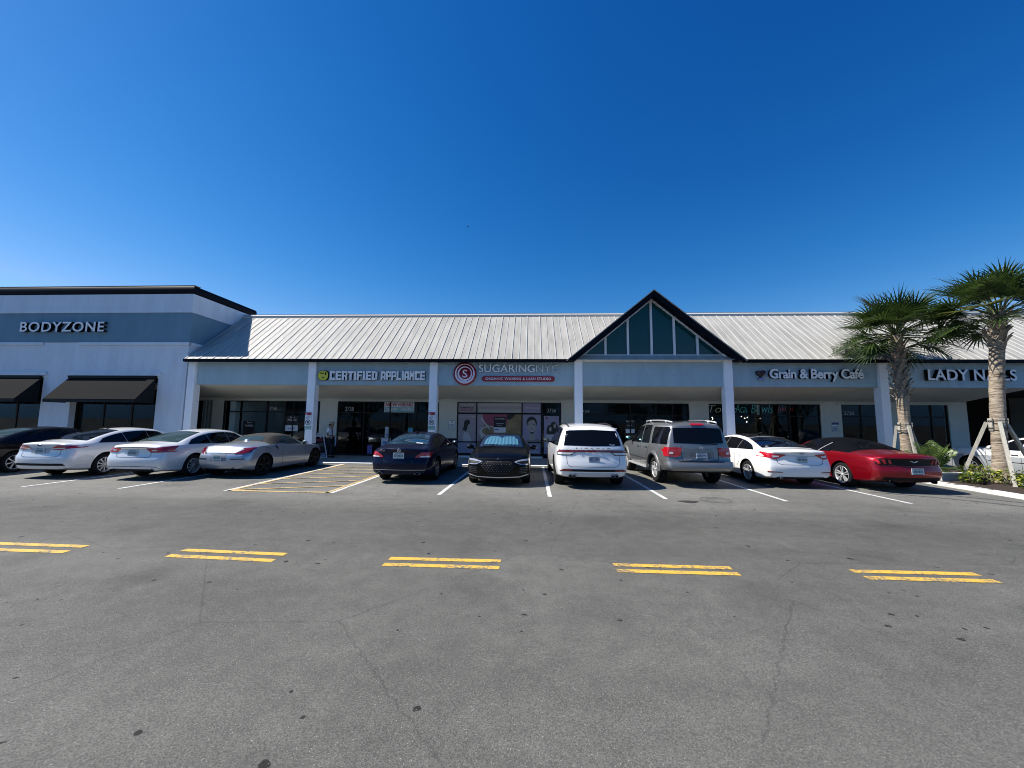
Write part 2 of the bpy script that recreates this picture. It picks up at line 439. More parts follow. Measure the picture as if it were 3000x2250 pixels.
# flush walk with its white painted edge
M_WALK = mat('walk_concrete', (.33, .33, .31), .9, var=.14, vscale=2.2, bump=.3, bscale=50)
b_ = MB(); b_.box(-32, 12.2, 16.22, 24.5, -.2, .03); b_.box(12.2, 30, 15.75, 24.5, -.2, .03)
tag(b_.build('sidewalk', M_WALK), kind='structure')
b_ = MB(); b_.box(-32, 12.2, 15.84, 16.219, -.2, .035)
tag(b_.build('kerb', mat('white_painted_kerb', (.68, .68, .65), .8, var=.10, vscale=5, bump=.2), bevel=.01), kind='structure')

# planter island: flush kerb, mulch
M_KERB = mat('kerb_concrete', (.60, .59, .56), .9, var=.15, vscale=5, bump=.4, bscale=40)
ko = [(12.3, 15.75), (12.3, 12.9), (12.22, 11.6), (12.1, 10.2), (12.15, 9.5), (12.6, 9.05), (14.6, 9.0), (15.15, 9.5), (15.2, 10.2), (15.2, 15.75)]
ki = [(12.68, 15.75), (12.68, 12.9), (12.6, 11.6), (12.47, 10.2), (12.5, 9.8), (12.75, 9.45), (14.5, 9.4), (14.8, 9.7), (14.85, 10.2), (14.85, 15.75)]
b_ = MB()
for i in range(len(ko) - 1):
    q = [ko[i], ko[i + 1], ki[i + 1], ki[i]]
    b_.prism(q, 'z', -.1, .075)
tag(b_.build('planter_kerb', M_KERB, weld=True), kind='structure')
M_MULCH = mat('bark_mulch', (.035, .022, .016), .95, var=.75, vscale=22, bump=1, bscale=40)
b_ = MB(); rows = []
for i in range(30):
    y = 9.42 + 6.3 * i / 29
    rows.append([(12.45 + 2.42 * j / 14, y, .062 + .02 * random.random()) for j in range(15)])
b_.grid(rows)
tag(b_.build('mulch_bed', M_MULCH), kind='structure')

# ------------------------------------------------------------------ the long shop building
shop = thing('shop_building', 'long low shop building with pale ribbed metal roof, pointed glass gable and white posts', 'building', (0, 17, 0))
def sp_(b, name, m, **k):
    o = b.build(name, m, shop, **k); o.location = (0, -17, 0); return o
EY, EZ, RY, RZ = 16.17, 4.44, 19.5, 7.27
sl = (RZ - EZ) / (RY - EY)
XL, XR = -15.40, 28.
GX, GH, GA, GE = 5.13, 3.62, 7.40, 4.42
gs = (GA - GE) / GH
# main slope, ribs and ridge cap in one part
b_ = MB()
b_.prism([(EY, EZ - .03), (EY, EZ), (RY, RZ), (RY + .25, RZ), (RY + .25, 4.5), (16.6, 4.5)], 'x', XL, XR, 0)
x = XL + .06; k = 0
while x < XR - .05:
    hh, ww = ((.026, .034), (.015, .022))[k % 2]
    y0, z0 = EY - .01, EZ - .01 * sl
    if abs(x - GX) < GH: # starts where the gable roof meets the main slope
        zg = GA - gs * abs(x - GX); y0 = EY + (zg - EZ) / sl - .1; z0 = EZ + (y0 - EY) * sl
    ny, nz = -sl / math.hypot(1, sl), 1 / math.hypot(1, sl)
    y1, z1 = RY - .06, RZ - .06 * sl
    A = [(x - ww / 2, y0, z0), (x + ww / 2, y0, z0), (x + ww / 2, y1, z1), (x - ww / 2, y1, z1)]
    b_.add(A + [(p[0], p[1] + ny * hh, p[2] + nz * hh) for p in A], [(0, 1, 2, 3), (4, 5, 6, 7), (0, 1, 5, 4), (1, 2, 6, 5), (2, 3, 7, 6), (3, 0, 4, 7)], 1)
    x += .1575 * 2 if False else .315; k += 1
roof = sp_(b_, 'roof', [M_ROOF, M_SEAM])
b_ = MB(); b_.prism([(RY - .14, RZ - .11), (RY - .14, RZ + .0), (RY, RZ + .085), (RY + .3, RZ + .085), (RY + .3, RZ - .1)], 'x', XL, XR)
b_.prism([(RY + .05, RZ + .085), (RY + .05, RZ + .13), (RY + .09, RZ + .13), (RY + .09, RZ + .085)], 'x', XL, XR)
rc = b_.build('ridge_cap', M_SEAM, roof)
# eave gutter
b_ = MB()
for a, c in ((XL + .02, GX - GH + .03), (GX + GH - .03, XR)): b_.box(a, c, 16.10, 16.28, 4.315, 4.437)
sp_(b_, 'gutter', M_NAVY)
# fascia panels, posts
cols = [-15.16, -9.63, -4.235, 1.99, 8.19, 14.35, 20.6]
gaps = [(-14.98, -9.80), (-9.46, -4.40), (-4.06, 1.82), None, (8.36, 14.18), (14.52, 28.)]
for g in gaps:
    if g: b_ = MB(); b_.box(g[0], g[1], 16.47, 16.65, 3.335, 4.36); sp_(b_, 'fascia_panel', M_BLUE)
for i, cx in enumerate(cols[:6]):
    b_ = MB(); base = MB()
    w2 = .168
    if i in (3, 4):
        s = -1 if i == 3 else 1
        e = lambda x_: GA - gs * abs(x_ - GX) - .27
        b_.prism([(cx - w2, .78), (cx + w2, .78), (cx + w2, min(5.2, e(cx + w2))), (cx - w2, min(5.2, e(cx - w2)))], 'y', 16.35, 16.69)
    else: b_.box(cx - w2, cx + w2, 16.35, 16.69, .78, 4.37)
    base.box(cx - w2 - .006, cx + w2 + .006, 16.344, 16.696, .0, .78)
    o = sp_(b_, 'column', M_COL, bevel=.008); base.build('column_base', M_NAVY, o)
# soffit and walls
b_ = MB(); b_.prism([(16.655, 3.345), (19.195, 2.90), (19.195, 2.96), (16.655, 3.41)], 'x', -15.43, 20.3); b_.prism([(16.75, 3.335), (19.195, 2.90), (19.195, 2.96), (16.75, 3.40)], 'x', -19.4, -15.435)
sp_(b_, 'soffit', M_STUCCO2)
wins = [(-15.92, -10.77, 0, 2.78), (-9.86, -4.63, .0, 2.785), (-3.72, 1.48, .10, 2.785), (2.3, 7.67, 0, 2.79), (8.60, 13.82, 0, 2.785), (14.78, 16.75, .0, 2.79), (17.55, 19.62, 0, 2.82)]
b_ = MB(); xs = [-16.5] + [q for w_ in wins for q in w_[:2]] + [20.25]
for i in range(0, len(xs), 2):
    if xs[i] < xs[i + 1]: b_.box(xs[i], xs[i + 1], 19.2, 19.42, .95 if i < 6 else .1, 2.76, 0); b_.box(xs[i] - .004 * 0, xs[i + 1], 19.196, 19.42, 0, .95 if i < 6 else .1, 1)
b_.box(-19.4, 20.25, 19.2, 19.42, 2.76, 3.2, 0); b_.box(-19.4, -17.66, 19.2, 19.42, 0, 2.76, 0); b_.box(-19.5, -19.4, 17.8, 19.42, 0, 3.2, 0)
b_.box(20.25, 20.45, 19.2, 24, 0, 3.3, 0)
for w_ in wins: b_.box(w_[0] - .2, w_[1] + .2, 19.13, 19.2, 2.80, 2.835, 0)     # lintel ledges
# shell of the building behind the shop fronts
b_.box(-15.2, 28, 19.8, 33.8, 6.2, 6.4, 0); b_.box(-15.2, 28, 33.8, 34, 0, 6.4, 0); b_.box(27.8, 28, 19.8, 33.8, 0, 6.2, 0)
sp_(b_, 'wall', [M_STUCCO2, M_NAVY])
b_ = MB()
for w_ in wins: pass
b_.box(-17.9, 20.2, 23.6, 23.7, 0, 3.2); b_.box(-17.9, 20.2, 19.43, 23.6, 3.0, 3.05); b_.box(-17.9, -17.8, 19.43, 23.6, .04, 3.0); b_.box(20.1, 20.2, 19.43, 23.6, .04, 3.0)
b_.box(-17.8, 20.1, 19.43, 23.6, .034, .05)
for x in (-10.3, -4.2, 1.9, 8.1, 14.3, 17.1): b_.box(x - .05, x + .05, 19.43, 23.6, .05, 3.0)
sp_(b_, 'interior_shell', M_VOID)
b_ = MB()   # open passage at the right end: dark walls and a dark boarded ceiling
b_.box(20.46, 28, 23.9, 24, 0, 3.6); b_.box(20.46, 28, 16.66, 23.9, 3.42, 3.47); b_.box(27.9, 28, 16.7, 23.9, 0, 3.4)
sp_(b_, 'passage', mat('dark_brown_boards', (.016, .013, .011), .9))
GL = shop_glass('shop_glass')
mull = [[-15.0, -13.6, -12.2], [-8.5, -7.15, -5.8], [-2.73, -.46, .53], [3.6, 4.85, 6.1, 6.9], [9.8, 11.1, 12.4], [15.7], [18.9]]
for (x0, x1, z0, z1), ms in zip(wins, mull):
    b_ = MB()
    b_.box(x0, x1, 19.25, 19.33, z1 - .06, z1); b_.box(x0, x1, 19.25, 19.33, z0 + .03, z0 + .13)
    for x in [x0 + .03] + ms + [x1 - .03]: b_.box(x - .03, x + .03, 19.251, 19.329, z0 + .131, z1 - .061)
    if z0 > .05:
        for zt in (2.19, .78): b_.box(x0, .5, 19.252, 19.328, zt - .03, zt + .03)
    else: b_.box(x0 + .061, x1 - .061, 19.252, 19.328, 2.16, 2.21)
    o = sp_(b_, 'storefront_window', M_ALU)
    g = MB(); g.box(x0 + .01, x1 - .01, 19.28, 19.292, z0 + .1, z1 - .02); g.build('pane', GL, o)
    if z0 > .05: s = MB(); s.box(x0 - .1, .55, 19.10, 19.25, .03, .11); s.build('sill', M_WTRIM, o)
# gable front
b_ = MB(); b_.box(GX - 2.96, GX + 2.89, 16.46, 16.68, 4.385, 4.60); sp_(b_, 'gable_beam', M_COL)
b_ = MB(); b_.box(GX - 2.96, GX + 2.89, 16.48, 16.66, 3.335, 4.383); sp_(b_, 'fascia_panel', M_BLUE)
for i in range(8):
    pass
b_ = MB()
tri = lambda d, zb: [(GX - (GA - d - zb) / gs, zb), (GX + (GA - d - zb) / gs, zb), (GX, GA - d)]
fo, fi = tri(.26, 4.60), tri(.36, 4.68)
for i in range(3):
    j = (i + 1) % 3; b_.prism([fo[i], fo[j], fi[j], fi[i]], 'y', 16.42, 16.56)
gw = sp_(b_, 'gable_window', mat('white_window_frame', (.72, .73, .74), .5))
for x in (3.157, 4.108, 5.10, 6.05, 7.01):
    b_ = MB(); b_.prism([(x - .045, 4.681), (x + .045, 4.681), (x + .045, GA - .365 - gs * abs(x + .045 - GX)), (x - .045, GA - .365 - gs * abs(x - .045 - GX))], 'y', 16.43, 16.55)
    b_.build('mullion', MATS['white_window_frame'], gw)
b_ = MB(); b_.prism(tri(.36, 4.66), 'y', 16.50, 16.515)
b_.build('pane', mat('teal_gable_glass', (.005, .055, .060), .03, spec=.35), gw)
b_ = MB()
for s in (-1, 1):
    b_.prism([(GX, GA - .045), (GX + s * GH, GE - .045), (GX + s * (GH - .32), GE - .045), (GX, GA - .30)], 'y', 16.02, 16.40)
sp_(b_, 'gable_rake', M_NAVY)
b_ = MB()
for s in (-1, 1):
    a = [(GX, GA), (GX + s * (GH + .03), GE - .02), (GX + s * (GH + .03), GE - .065), (GX, GA - .044)]
    b_.prism(a, 'y', 15.99, 19.62)
sp_(b_, 'gable_roof', M_ROOF)

# ------------------------------------------------------------------ corner building on the left
tower = thing('corner_building', 'taller white stucco corner building with blue band and black coping', 'building', (-20, 16.4, 0))
def tp(b, name, m, **k):
    o = b.build(name, m, tower, **k); o.location = (20, -16.4, 0); return o
TX0, TX1, TY = -34., -15.44, 16.40
b_ = MB()
for a, c in ((TX0, -26.6), (-22.22, -20.80), (-16.74, TX1)): b_.box(a, c, TY, TY + .34, 0, 3.62)
b_.box(TX0, TX1, TY, TY + .34, 3.62, 7.5)
b_.box(TX1 - .3, TX1, TY + .34, 26, 3.3, 7.5); b_.box(TX1 - .3, TX1, 19.45, 26, 0, 3.3); b_.box(TX0, TX0 + .3, TY + .34, 26, 0, 7.5); b_.box(TX0, TX1, 26, 26.3, 0, 7.5); b_.box(TX0 + .3, TX1 - .3, TY + .34, 26, 7.2, 7.4)
tp(b_, 'wall', M_STUCCO, weld=False)
b_ = MB(); b_.box(TX0 - .03, TX1 + .03, TY - .03, 26.2, 6.60, 7.47); b_.box(TX0 - .05, TX1 + .05, TY - .055, 26.2, 6.60, 6.80); tp(b_, 'parapet_band', M_STUCCO)
b_ = MB(); b_.box(TX0 - .02, TX1 + .02, TY - .02, 26.1, 5.235, 6.598); tp(b_, 'blue_band', M_BLUE2)
b_ = MB()
for a, c in ((TX0, -22.41), (-20.71, TX1 + .06)): b_.box(a, c, TY - .07, TY + .02, 5.09, 5.233)
b_.box(TX1, TX1 + .06, TY - .06, 26, 5.09, 5.233)
tp(b_, 'ledge', M_STUCCO, bevel=.01)
# coping: a rounded black roll on the parapet, pale metal flashing on top
def roll(y0, x1):
    pr = []
    for i in range(13):
        t = math.pi * (-.5 + i / 12); pr.append((.10 * math.cos(t), .19 * math.sin(t)))
    return pr
b_ = MB(); pr = roll(0, 0)
def ring(off, z): # outline of the coping around front and right side at outward offset
    return [(TX0, TY - .03 - off, z), (TX1 + .03 + off, TY - .03 - off, z), (TX1 + .03 + off, 20.35, z)]
rows = [ring(-.3, 7.48)] + [ring(c - .05, 7.67 + s) for c, s in pr] + [ring(-.3, 7.86)]
b_.grid(rows, smooth=False)
# rounded far end
ex = [(p[2][0], p[2][2]) for p in rows]
b_.add([(x, 20.35, z) for x, z in ex], [tuple(range(len(ex)))])
b_.box(TX0, TX1 - .2, TY + .2, 20.3, 7.5, 7.845)
tp(b_, 'coping', M_NAVY)
b_ = MB(); b_.box(TX0, TX1 + .06, TY - .03, TY + .3, 7.862, 7.885); tp(b_, 'coping_flashing', M_SEAM)
for x0, x1, lx0, lx1 in ((-26.6, -22.22, -27, -22.06), (-20.80, -16.74, -21.10, -16.55)):
    b_ = MB(); b_.box(lx0, lx1, TY - .09, TY, 3.70, 3.80); b_.box(lx0 + .03, lx1 - .03, TY - .075, TY, 3.80, 3.86); tp(b_, 'window_head_ledge', M_STUCCO, bevel=.008)
    b_ = MB(); b_.box(x0, x1, TY + .24, TY + .30, 3.5, 3.62); b_.box(x0, x1, TY + .24, TY + .30, 0, .12)
    for x in (x0 + .04, (2 * x0 + x1) / 3, (x0 + 2 * x1) / 3, x1 - .04): b_.box(x - .04, x + .04, TY + .241, TY + .299, .12, 3.5)
    o = tp(b_, 'window', M_ALU)
    g = MB(); g.box(x0, x1, TY + .265, TY + .275, .05, 3.6); g.build('pane', GL, o)
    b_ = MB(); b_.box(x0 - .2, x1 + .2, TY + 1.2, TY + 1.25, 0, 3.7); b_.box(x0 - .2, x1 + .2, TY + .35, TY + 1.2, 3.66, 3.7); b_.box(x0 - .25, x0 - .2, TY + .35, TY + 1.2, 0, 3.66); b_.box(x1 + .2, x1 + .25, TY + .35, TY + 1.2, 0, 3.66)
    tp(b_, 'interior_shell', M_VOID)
# pale sales curtain beside the first shop window
b_ = MB(); b_.grid([[(-17.12 + .04 * i, 19.32 + .03 * math.sin(i * 1.4), z) for i in range(17)] for z in (.1, 1.3, 2.74)]); tag(b_.build('curtain', mat('grey_green_curtain', (.22, .26, .25), .9)), 'pale curtain hanging inside the leftmost dark shop window', 'curtain')

M_AWN = mat('black_awning_canvas', (.0135, .014, .015), .9, spec=.05, var=.12, vscale=8)
def awning(x0, x1, label):
    t = thing('awning', label, 'awning', ((x0 + x1) / 2, 16.4, 3.6), group='black canvas awnings on the corner building')
    loc = lambda o: setattr(o, 'location', (-(x0 + x1) / 2, -16.4, -3.6))
    b = MB(); yw, yf, zt, zb, zv = 16.33, 15.5, 3.58, 2.60, 2.46
    b.add([(x0, yw, zt), (x1, yw, zt), (x1, yf, zb), (x0, yf, zb), (x0, yw, zt - .03), (x1, yw, zt - .03), (x1, yf + .02, zb - .02), (x0, yf + .02, zb - .02)],
          [(0, 1, 2, 3), (4, 5, 6, 7), (0, 1, 5, 4), (1, 2, 6, 5), (2, 3, 7, 6), (3, 0, 4, 7)])
    loc(b.build('canopy', M_AWN, t))
    b = MB(); b.box(x0, x1, yf - .005, yf + .015, zv, zb - .02); loc(b.build('valance', M_BLACK, t))
    for x in (x0, x1 - .012):
        b = MB(); b.prism([(yw, zt - .03), (yf + .02, zb - .02), (yf + .02, zv), (yw, zv)], 'x', x, x + .012); loc(b.build('side_panel', M_BLACK, t))
    b = MB(); b.box(x0 + .02, x1 - .02, 16.28, 16.395, zt + .002, 3.69); loc(b.build('headrail', M_BLACK, t))
awning(-20.93, -16.77, 'black sloping canvas awning, wholly visible, over the window nearer the shop row')
awning(-26.5, -22.25, 'black sloping canvas awning cut off by the left edge of the photo')
# ------------------------------------------------------------------ vehicles
def poly_at(pl, t):
    """point at fraction t of a polyline"""
    if len(pl) == 1: return pl[0]
    ls = [math.dist(pl[i], pl[i + 1]) for i in range(len(pl) - 1)]; tot = sum(ls) or 1; d = t * tot
    for i, l_ in enumerate(ls):
        if d <= l_ or i == len(ls) - 1:
            f = d / l_ if l_ else 0; f = min(max(f, 0), 1)
            return tuple(a + (b - a) * f for a, b in zip(pl[i], pl[i + 1]))
        d -= l_

class Car:
    def __init__(s, name, label, cat, x, y, rz, S, paint_m, group='cars parked in front of the shops'):
        s.S = S; s.t = thing(name, label, cat, (x, y, 0), rz, group)
        s.yr, s.yf = S['yr'], S['yf']
        s.top, s.belt, s.rw, s.hw, s.bot = (pchip(S[k]) for k in ('top', 'belt', 'rw', 'hw', 'bot'))
        s.pr, s.pf = pchip(S['pr']), pchip(S['pf'])
        s.body(paint_m)
    def section(s, y):
        S = s.S; hw, rw, top, bot = s.hw(y), s.rw(y), s.top(y), s.bot(y)
        d = min(y - s.yr, s.yf - y); r = S.get('corner', .30)
        k = S.get('cw', .10)
        if d < r: c = 1 - k * (1 - math.sqrt(max(0, 1 - (1 - d / r) ** 2)))
        else: c = 1
        belt = min(s.belt(y), top - .02); h = belt - bot; hw *= c; rw = min(rw * c, hw * .97)
        P = [(0, bot - .025), (hw * .5, bot - .022), (hw * .84, bot - .012)]
        for a, b in S.get('side', [(.945, .05), (.975, .20), (1.0, .42), (.998, .58), (.985, .74), (.972, .85), (.955, .94), (.93, 1.0)]): P.append((hw * a, bot + h * b))
        up_ = top - belt; cr = min(S.get('crown', .055), up_ * .55); x0, z0, x1, z1 = hw * .93, belt, rw, top - cr
        bl = .022 * min(1, up_ / .35)
        for t in (.12, .3, .5, .7, .86): P.append((x0 + (x1 - x0) * t + bl * math.sin(math.pi * t), z0 + (z1 - z0) * t))
        q0 = P[-1]; q2 = (x1 * .86, z1 + cr * (1 - .86 ** 2) * .95)
        for t in (.35, .7): P.append(tuple((1 - t) ** 2 * q0[i] + 2 * t * (1 - t) * (x1, z1 + .004)[i] + t * t * q2[i] for i in (0, 1)))
        for u in (.86, .65, .42, .2, 0): P.append((x1 * u, z1 + cr * (1 - u * u) if u < .86 else q2[1]))
        return P
    def body(s, pm):
        S = s.S; L = s.yf - s.yr
        ys = sorted(set([round(s.yr + L * i / 64, 4) for i in range(65)] + [round(s.yr + v_, 4) for v_ in (.012, .03, .055, .09, .13, .18)] + [round(s.yf - v_, 4) for v_ in (.012, .03, .055, .09, .13, .18)]))
        WR, WF = S.get('wr', .5), S.get('wf', .7); hm = max(p[1] for p in S['hw'])
        def warp(x, y, z):
            u = (y - s.yr) / WR
            yy = y
            if u < 1: yy += (1 - u) ** 2 * (s.pr(z) + S.get('bowr', .10) * (x / hm) ** 2)
            u = (s.yf - y) / WF
            if u < 1: yy -= (1 - u) ** 2 * (s.pf(z) + S.get('bowf', .22) * (x / hm) ** 2)
            return (x, yy, z)
        rings = []
        for y in ys:
            P = s.section(y); full = P + [(-x, z) for x, z in P[-2:0:-1]]; rings.append([(x, y, z) for x, z in full])
        b = MB(); n = len(rings[0]); H = len(P); vs, fs, ms = [], [], []
        soft = S.get('soft')
        for r_ in rings: vs += [warp(*p) for p in r_]
        for i in range(len(rings) - 1):
            ym = (ys[i] + ys[i + 1]) / 2
            for k in range(n):
                kk = k if k < H - 1 else n - 1 - k
                m = 1 if kk < 2 else 0
                if soft and soft[0] < ym < soft[1] and kk >= 11: m = 2
                if S.get('clad') and 2 <= kk <= 6: m = 3
                fs.append((i * n + k, i * n + (k + 1) % n, (i + 1) * n + (k + 1) % n, (i + 1) * n + k)); ms.append(m)
        K = 14
        for e, y in ((0, ys[0]), (len(ys) - 1, ys[-1])):
            o = len(vs); P = s.section(y)
            for (x, z) in P:
                for k in range(K + 1): vs.append(warp(x * (1 - 2 * k / K), y, z))
            for j in range(H - 1):
                for k in range(K):
                    fs.append((o + j * (K + 1) + k, o + j * (K + 1) + k + 1, o + (j + 1) * (K + 1) + k + 1, o + (j + 1) * (K + 1) + k)); ms.append(1 if j < 2 else (3 if S.get('clad') and j <= 6 else 0))
        me = bpy.data.meshes.new('body'); me.from_pydata(vs, [], fs); me.polygons.foreach_set('material_index', ms)
        bm = bmesh.new(); bm.from_mesh(me); bmesh.ops.remove_doubles(bm, verts=bm.verts, dist=2e-4)
        bmesh.ops.dissolve_degenerate(bm, edges=bm.edges, dist=1e-5)
        bmesh.ops.recalc_face_normals(bm, faces=bm.faces); bm.to_mesh(me)
        s.bvh = BVHTree.FromBMesh(bm); bm.free()
        mats = [pm, M_BLACK, S.get('soft_m', M_BLACK), S.get('clad_m', M_BLACK)]
        for m in mats: me.materials.append(m)
        ob = bpy.data.objects.new('body', me); COL.objects.link(ob)
        # wheel arches
        c = MB(); ra = S['R'] + S.get('gap', .055)
        for wy in (0, S['wb']):
            for sg in (1, -1):
                hwv = s.hw(wy) + .1; c.lathe([(ra, hwv * sg), (ra, (hwv - .40) * sg)], 40, 'x', (0, wy, S['R'] + .01), 1, False)
        co = c.build('cut', [pm, M_BLACK]); 
        md = ob.modifiers.new('b', 'BOOLEAN'); md.operation = 'DIFFERENCE'; md.solver = 'EXACT'; md.object = co
        dg = bpy.context.evaluated_depsgraph_get(); me2 = bpy.data.meshes.new_from_object(ob.evaluated_get(dg))
        ob.modifiers.clear(); bpy.data.objects.remove(co)
        if len(me2.polygons) > len(fs) * .5: ob.data = me2
        me = ob.data
        if len(me.materials) < 4:
            for m in mats[len(me.materials):]: me.materials.append(m)
        me.name = 'body'
        me.polygons.foreach_set('use_smooth', [True] * len(me.polygons)); me.set_sharp_from_angle(angle=R(38))
        ob.parent = s.t; s.b = ob
        if soft: s.split(2, 'soft_top')
        if S.get('clad'): s.split(3, 'lower_cladding')
    def split(s, idx, name):
        bm = bmesh.new(); bm.from_mesh(s.b.data); b2 = bm.copy()
        bmesh.ops.delete(bm, geom=[f for f in bm.faces if f.material_index == idx], context='FACES')
        bmesh.ops.delete(b2, geom=[f for f in b2.faces if f.material_index != idx], context='FACES')
        bm.to_mesh(s.b.data); bm.free()
        me = bpy.data.meshes.new(name)
        for m in s.b.data.materials: me.materials.append(m)
        b2.to_mesh(me); b2.free(); return link(name, me, s.t)
    # --- panels laid on the body surface
    def hit(s, mode, u, v, eps):
        o, d = {'r': ((u, -9, v), (0, 1, 0)), 'f': ((u, 12, v), (0, -1, 0)), 't': ((u, v, 4), (0, 0, -1)),
                'R': ((3, u, v), (-1, 0, 0)), 'L': ((-3, u, v), (1, 0, 0))}[mode]
        h = s.bvh.ray_cast(Vector(o), Vector(d))
        if h[0] is None: return None
        if mode in 'RL' and abs(h[0].x) < .52 * s.hw(h[0].y): return None
        nn = h[1]
        if nn.dot(Vector(d)) > 0: nn = -nn
        return h[0] + nn * eps
    def panel(s, name, mode, lo, hi, m, eps=.005, nu=18, nv=6, parent=None, mb_=None, thick=0):
        """patch between two polylines lo and hi (each in the projection's plane)"""
        b = mb_ or MB(); rows = []
        for i in range(nv + 1):
            row = []
            for j in range(nu + 1):
                p, q = poly_at(lo, j / nu), poly_at(hi, j / nu); f = i / nv
                row.append(s.hit(mode, p[0] + (q[0] - p[0]) * f, p[1] + (q[1] - p[1]) * f, eps))
            rows.append(row)
        off = len(b.v); idx = {}
        for i, r_ in enumerate(rows):
            for j, p in enumerate(r_):
                if p is not None: idx[i, j] = len(b.v); b.v.append(tuple(p))
        for i in range(nv):
            for j in range(nu):
                q = [(i, j), (i, j + 1), (i + 1, j + 1), (i + 1, j)]
                if all(k in idx for k in q):
                    ps = [Vector(b.v[idx[k]]) for k in q]
                    if max((ps[a] - ps[(a + 1) % 4]).length for a in range(4)) < .45: b.f.append([idx[k] for k in q]); b.m.append(0); b.sm.append(True)
        if mb_ is not None: return None
        return b.build(name, m, parent or s.t, recalc=False)
    def both(s, name, lo, hi, m, **k):
        return [s.panel(name, sd_, lo, hi, m, **k) for sd_ in 'RL']
    def mir(s, name, mode, lo, hi, m, **k):
        return [s.panel(name, mode, [(g * a, b) for a, b in lo], [(g * a, b) for a, b in hi], m, **k) for g in (1, -1)]
    def lines(s, name, items, m=None, wd=.009, eps=.003, parent=None):
        b = MB()
        for mode, pl in items:
            n = max(3, int(sum(math.dist(pl[i], pl[i + 1]) for i in range(len(pl) - 1)) / .05))
            pts = [poly_at(pl, i / n) for i in range(n + 1)]; lo, hi = [], []
            for i, p in enumerate(pts):
                a, c = pts[max(0, i - 1)], pts[min(n, i + 1)]; d = Vector((c[0] - a[0], c[1] - a[1]))
                d = d.normalized() if d.length else Vector((1, 0)); nn = Vector((-d.y, d.x)) * wd / 2
                lo.append((p[0] - nn.x, p[1] - nn.y)); hi.append((p[0] + nn.x, p[1] + nn.y))
            s.panel('', mode, lo, hi, None, eps=eps, nu=n, nv=1, mb_=b)
        return b.build(name, m or M_BLACK, parent or s.t, recalc=False)
    def side_glass(s, wins, m=None, gap=.115, trim=None):
        for (a0, a1, b0, b1) in wins:   # lower y range, upper y range
            n = 12
            lo = [(a0 + (a1 - a0) * i / n, s.belt(a0 + (a1 - a0) * i / n) + .015) for i in range(n + 1)]
            hi = [(b0 + (b1 - b0) * i / n, max(s.belt(b0 + (b1 - b0) * i / n) + .03, s.top(b0 + (b1 - b0) * i / n) - gap)) for i in range(n + 1)]
            g = s.both('side_window', lo, hi, m or M_GLASS)
            if trim:
                for q, sd_ in zip(g, 'RL'): s.lines('window_trim', [(sd_, hi)], trim, .022, .008, q)
    def wheels(s, rim='spokes', n=10, rim_m=None, dark=None):
        S = s.S; Rr = S['R']; wdt = S.get('tw', .225); rr = Rr * S.get('rimf', .70)
        ty = MB(); ty.lathe([(rr * .97, -wdt / 2), (Rr * .93, -wdt / 2 - .005), (Rr, -wdt / 2 + .03), (Rr, wdt / 2 - .03), (Rr * .93, wdt / 2 + .005), (rr * .97, wdt / 2)], 36, 'x', (0, 0, 0), 0, True, True)
        b = MB(); x = wdt / 2
        b.lathe([(rr * .985, -x + .02), (rr * .985, x + .004), (rr * .93, x + .004), (rr * .90, x - .04), (rr * .90, -x + .02)], 36, 'x', m=0, closed=True)
        b.lathe([(rr * .9, x - .10), (.02, x - .10), (.0, x - .115), (rr * .9, x - .115)], 24, 'x', m=1)
        b.lathe([(rr * .18, x - .09), (rr * .18, x - .012), (rr * .10, x - .004), (.0, x - .004)], 16, 'x', m=0)
        for k in range(n):
            t = 2 * math.pi * k / n
            def rp(r_, a, dx): return (x + dx, r_ * math.sin(t + a), r_ * math.cos(t + a))
            if rim == 'spokes':
                w0, w1 = .10, .055
                sets = [(0, w0 / .35 * .5, w1)]
                for off, wi, wo in sets: b.add([rp(rr * .16, -.26, -.012), rp(rr * .16, .26, -.012), rp(rr * .94, .085, -.006), rp(rr * .94, -.085, -.006), rp(rr * .16, -.26, -.06), rp(rr * .16, .26, -.06), rp(rr * .94, .085, -.05), rp(rr * .94, -.085, -.05)],
                    [(0, 1, 2, 3), (7, 6, 5, 4), (0, 4, 5, 1), (1, 5, 6, 2), (2, 6, 7, 3), (3, 7, 4, 0)], 0)
            elif rim == 'double':
                for of in (-.17, .17):
                    b.add([rp(rr * .16, of * 1.6 - .2, -.012), rp(rr * .16, of * 1.6 + .2, -.012), rp(rr * .94, of + .06, -.006), rp(rr * .94, of - .06, -.006), rp(rr * .16, of * 1.6 - .2, -.06), rp(rr * .16, of * 1.6 + .2, -.06), rp(rr * .94, of + .06, -.05), rp(rr * .94, of - .06, -.05)],
                        [(0, 1, 2, 3), (7, 6, 5, 4), (0, 4, 5, 1), (1, 5, 6, 2), (2, 6, 7, 3), (3, 7, 4, 0)], 0)
            else:  # broad five-spoke
                b.add([rp(rr * .16, -.5, -.012), rp(rr * .16, .5, -.012), rp(rr * .94, .22, -.006), rp(rr * .94, -.22, -.006), rp(rr * .16, -.5, -.06), rp(rr * .16, .5, -.06), rp(rr * .94, .22, -.05), rp(rr * .94, -.22, -.05)],
                    [(0, 1, 2, 3), (7, 6, 5, 4), (0, 4, 5, 1), (1, 5, 6, 2), (2, 6, 7, 3), (3, 7, 4, 0)], 0)
        w0 = ty.build('wheel', M_TYRE, s.t); r0_ = b.build('rim', [rim_m or M_SILVER, dark or M_BLACK], w0)
        first = True
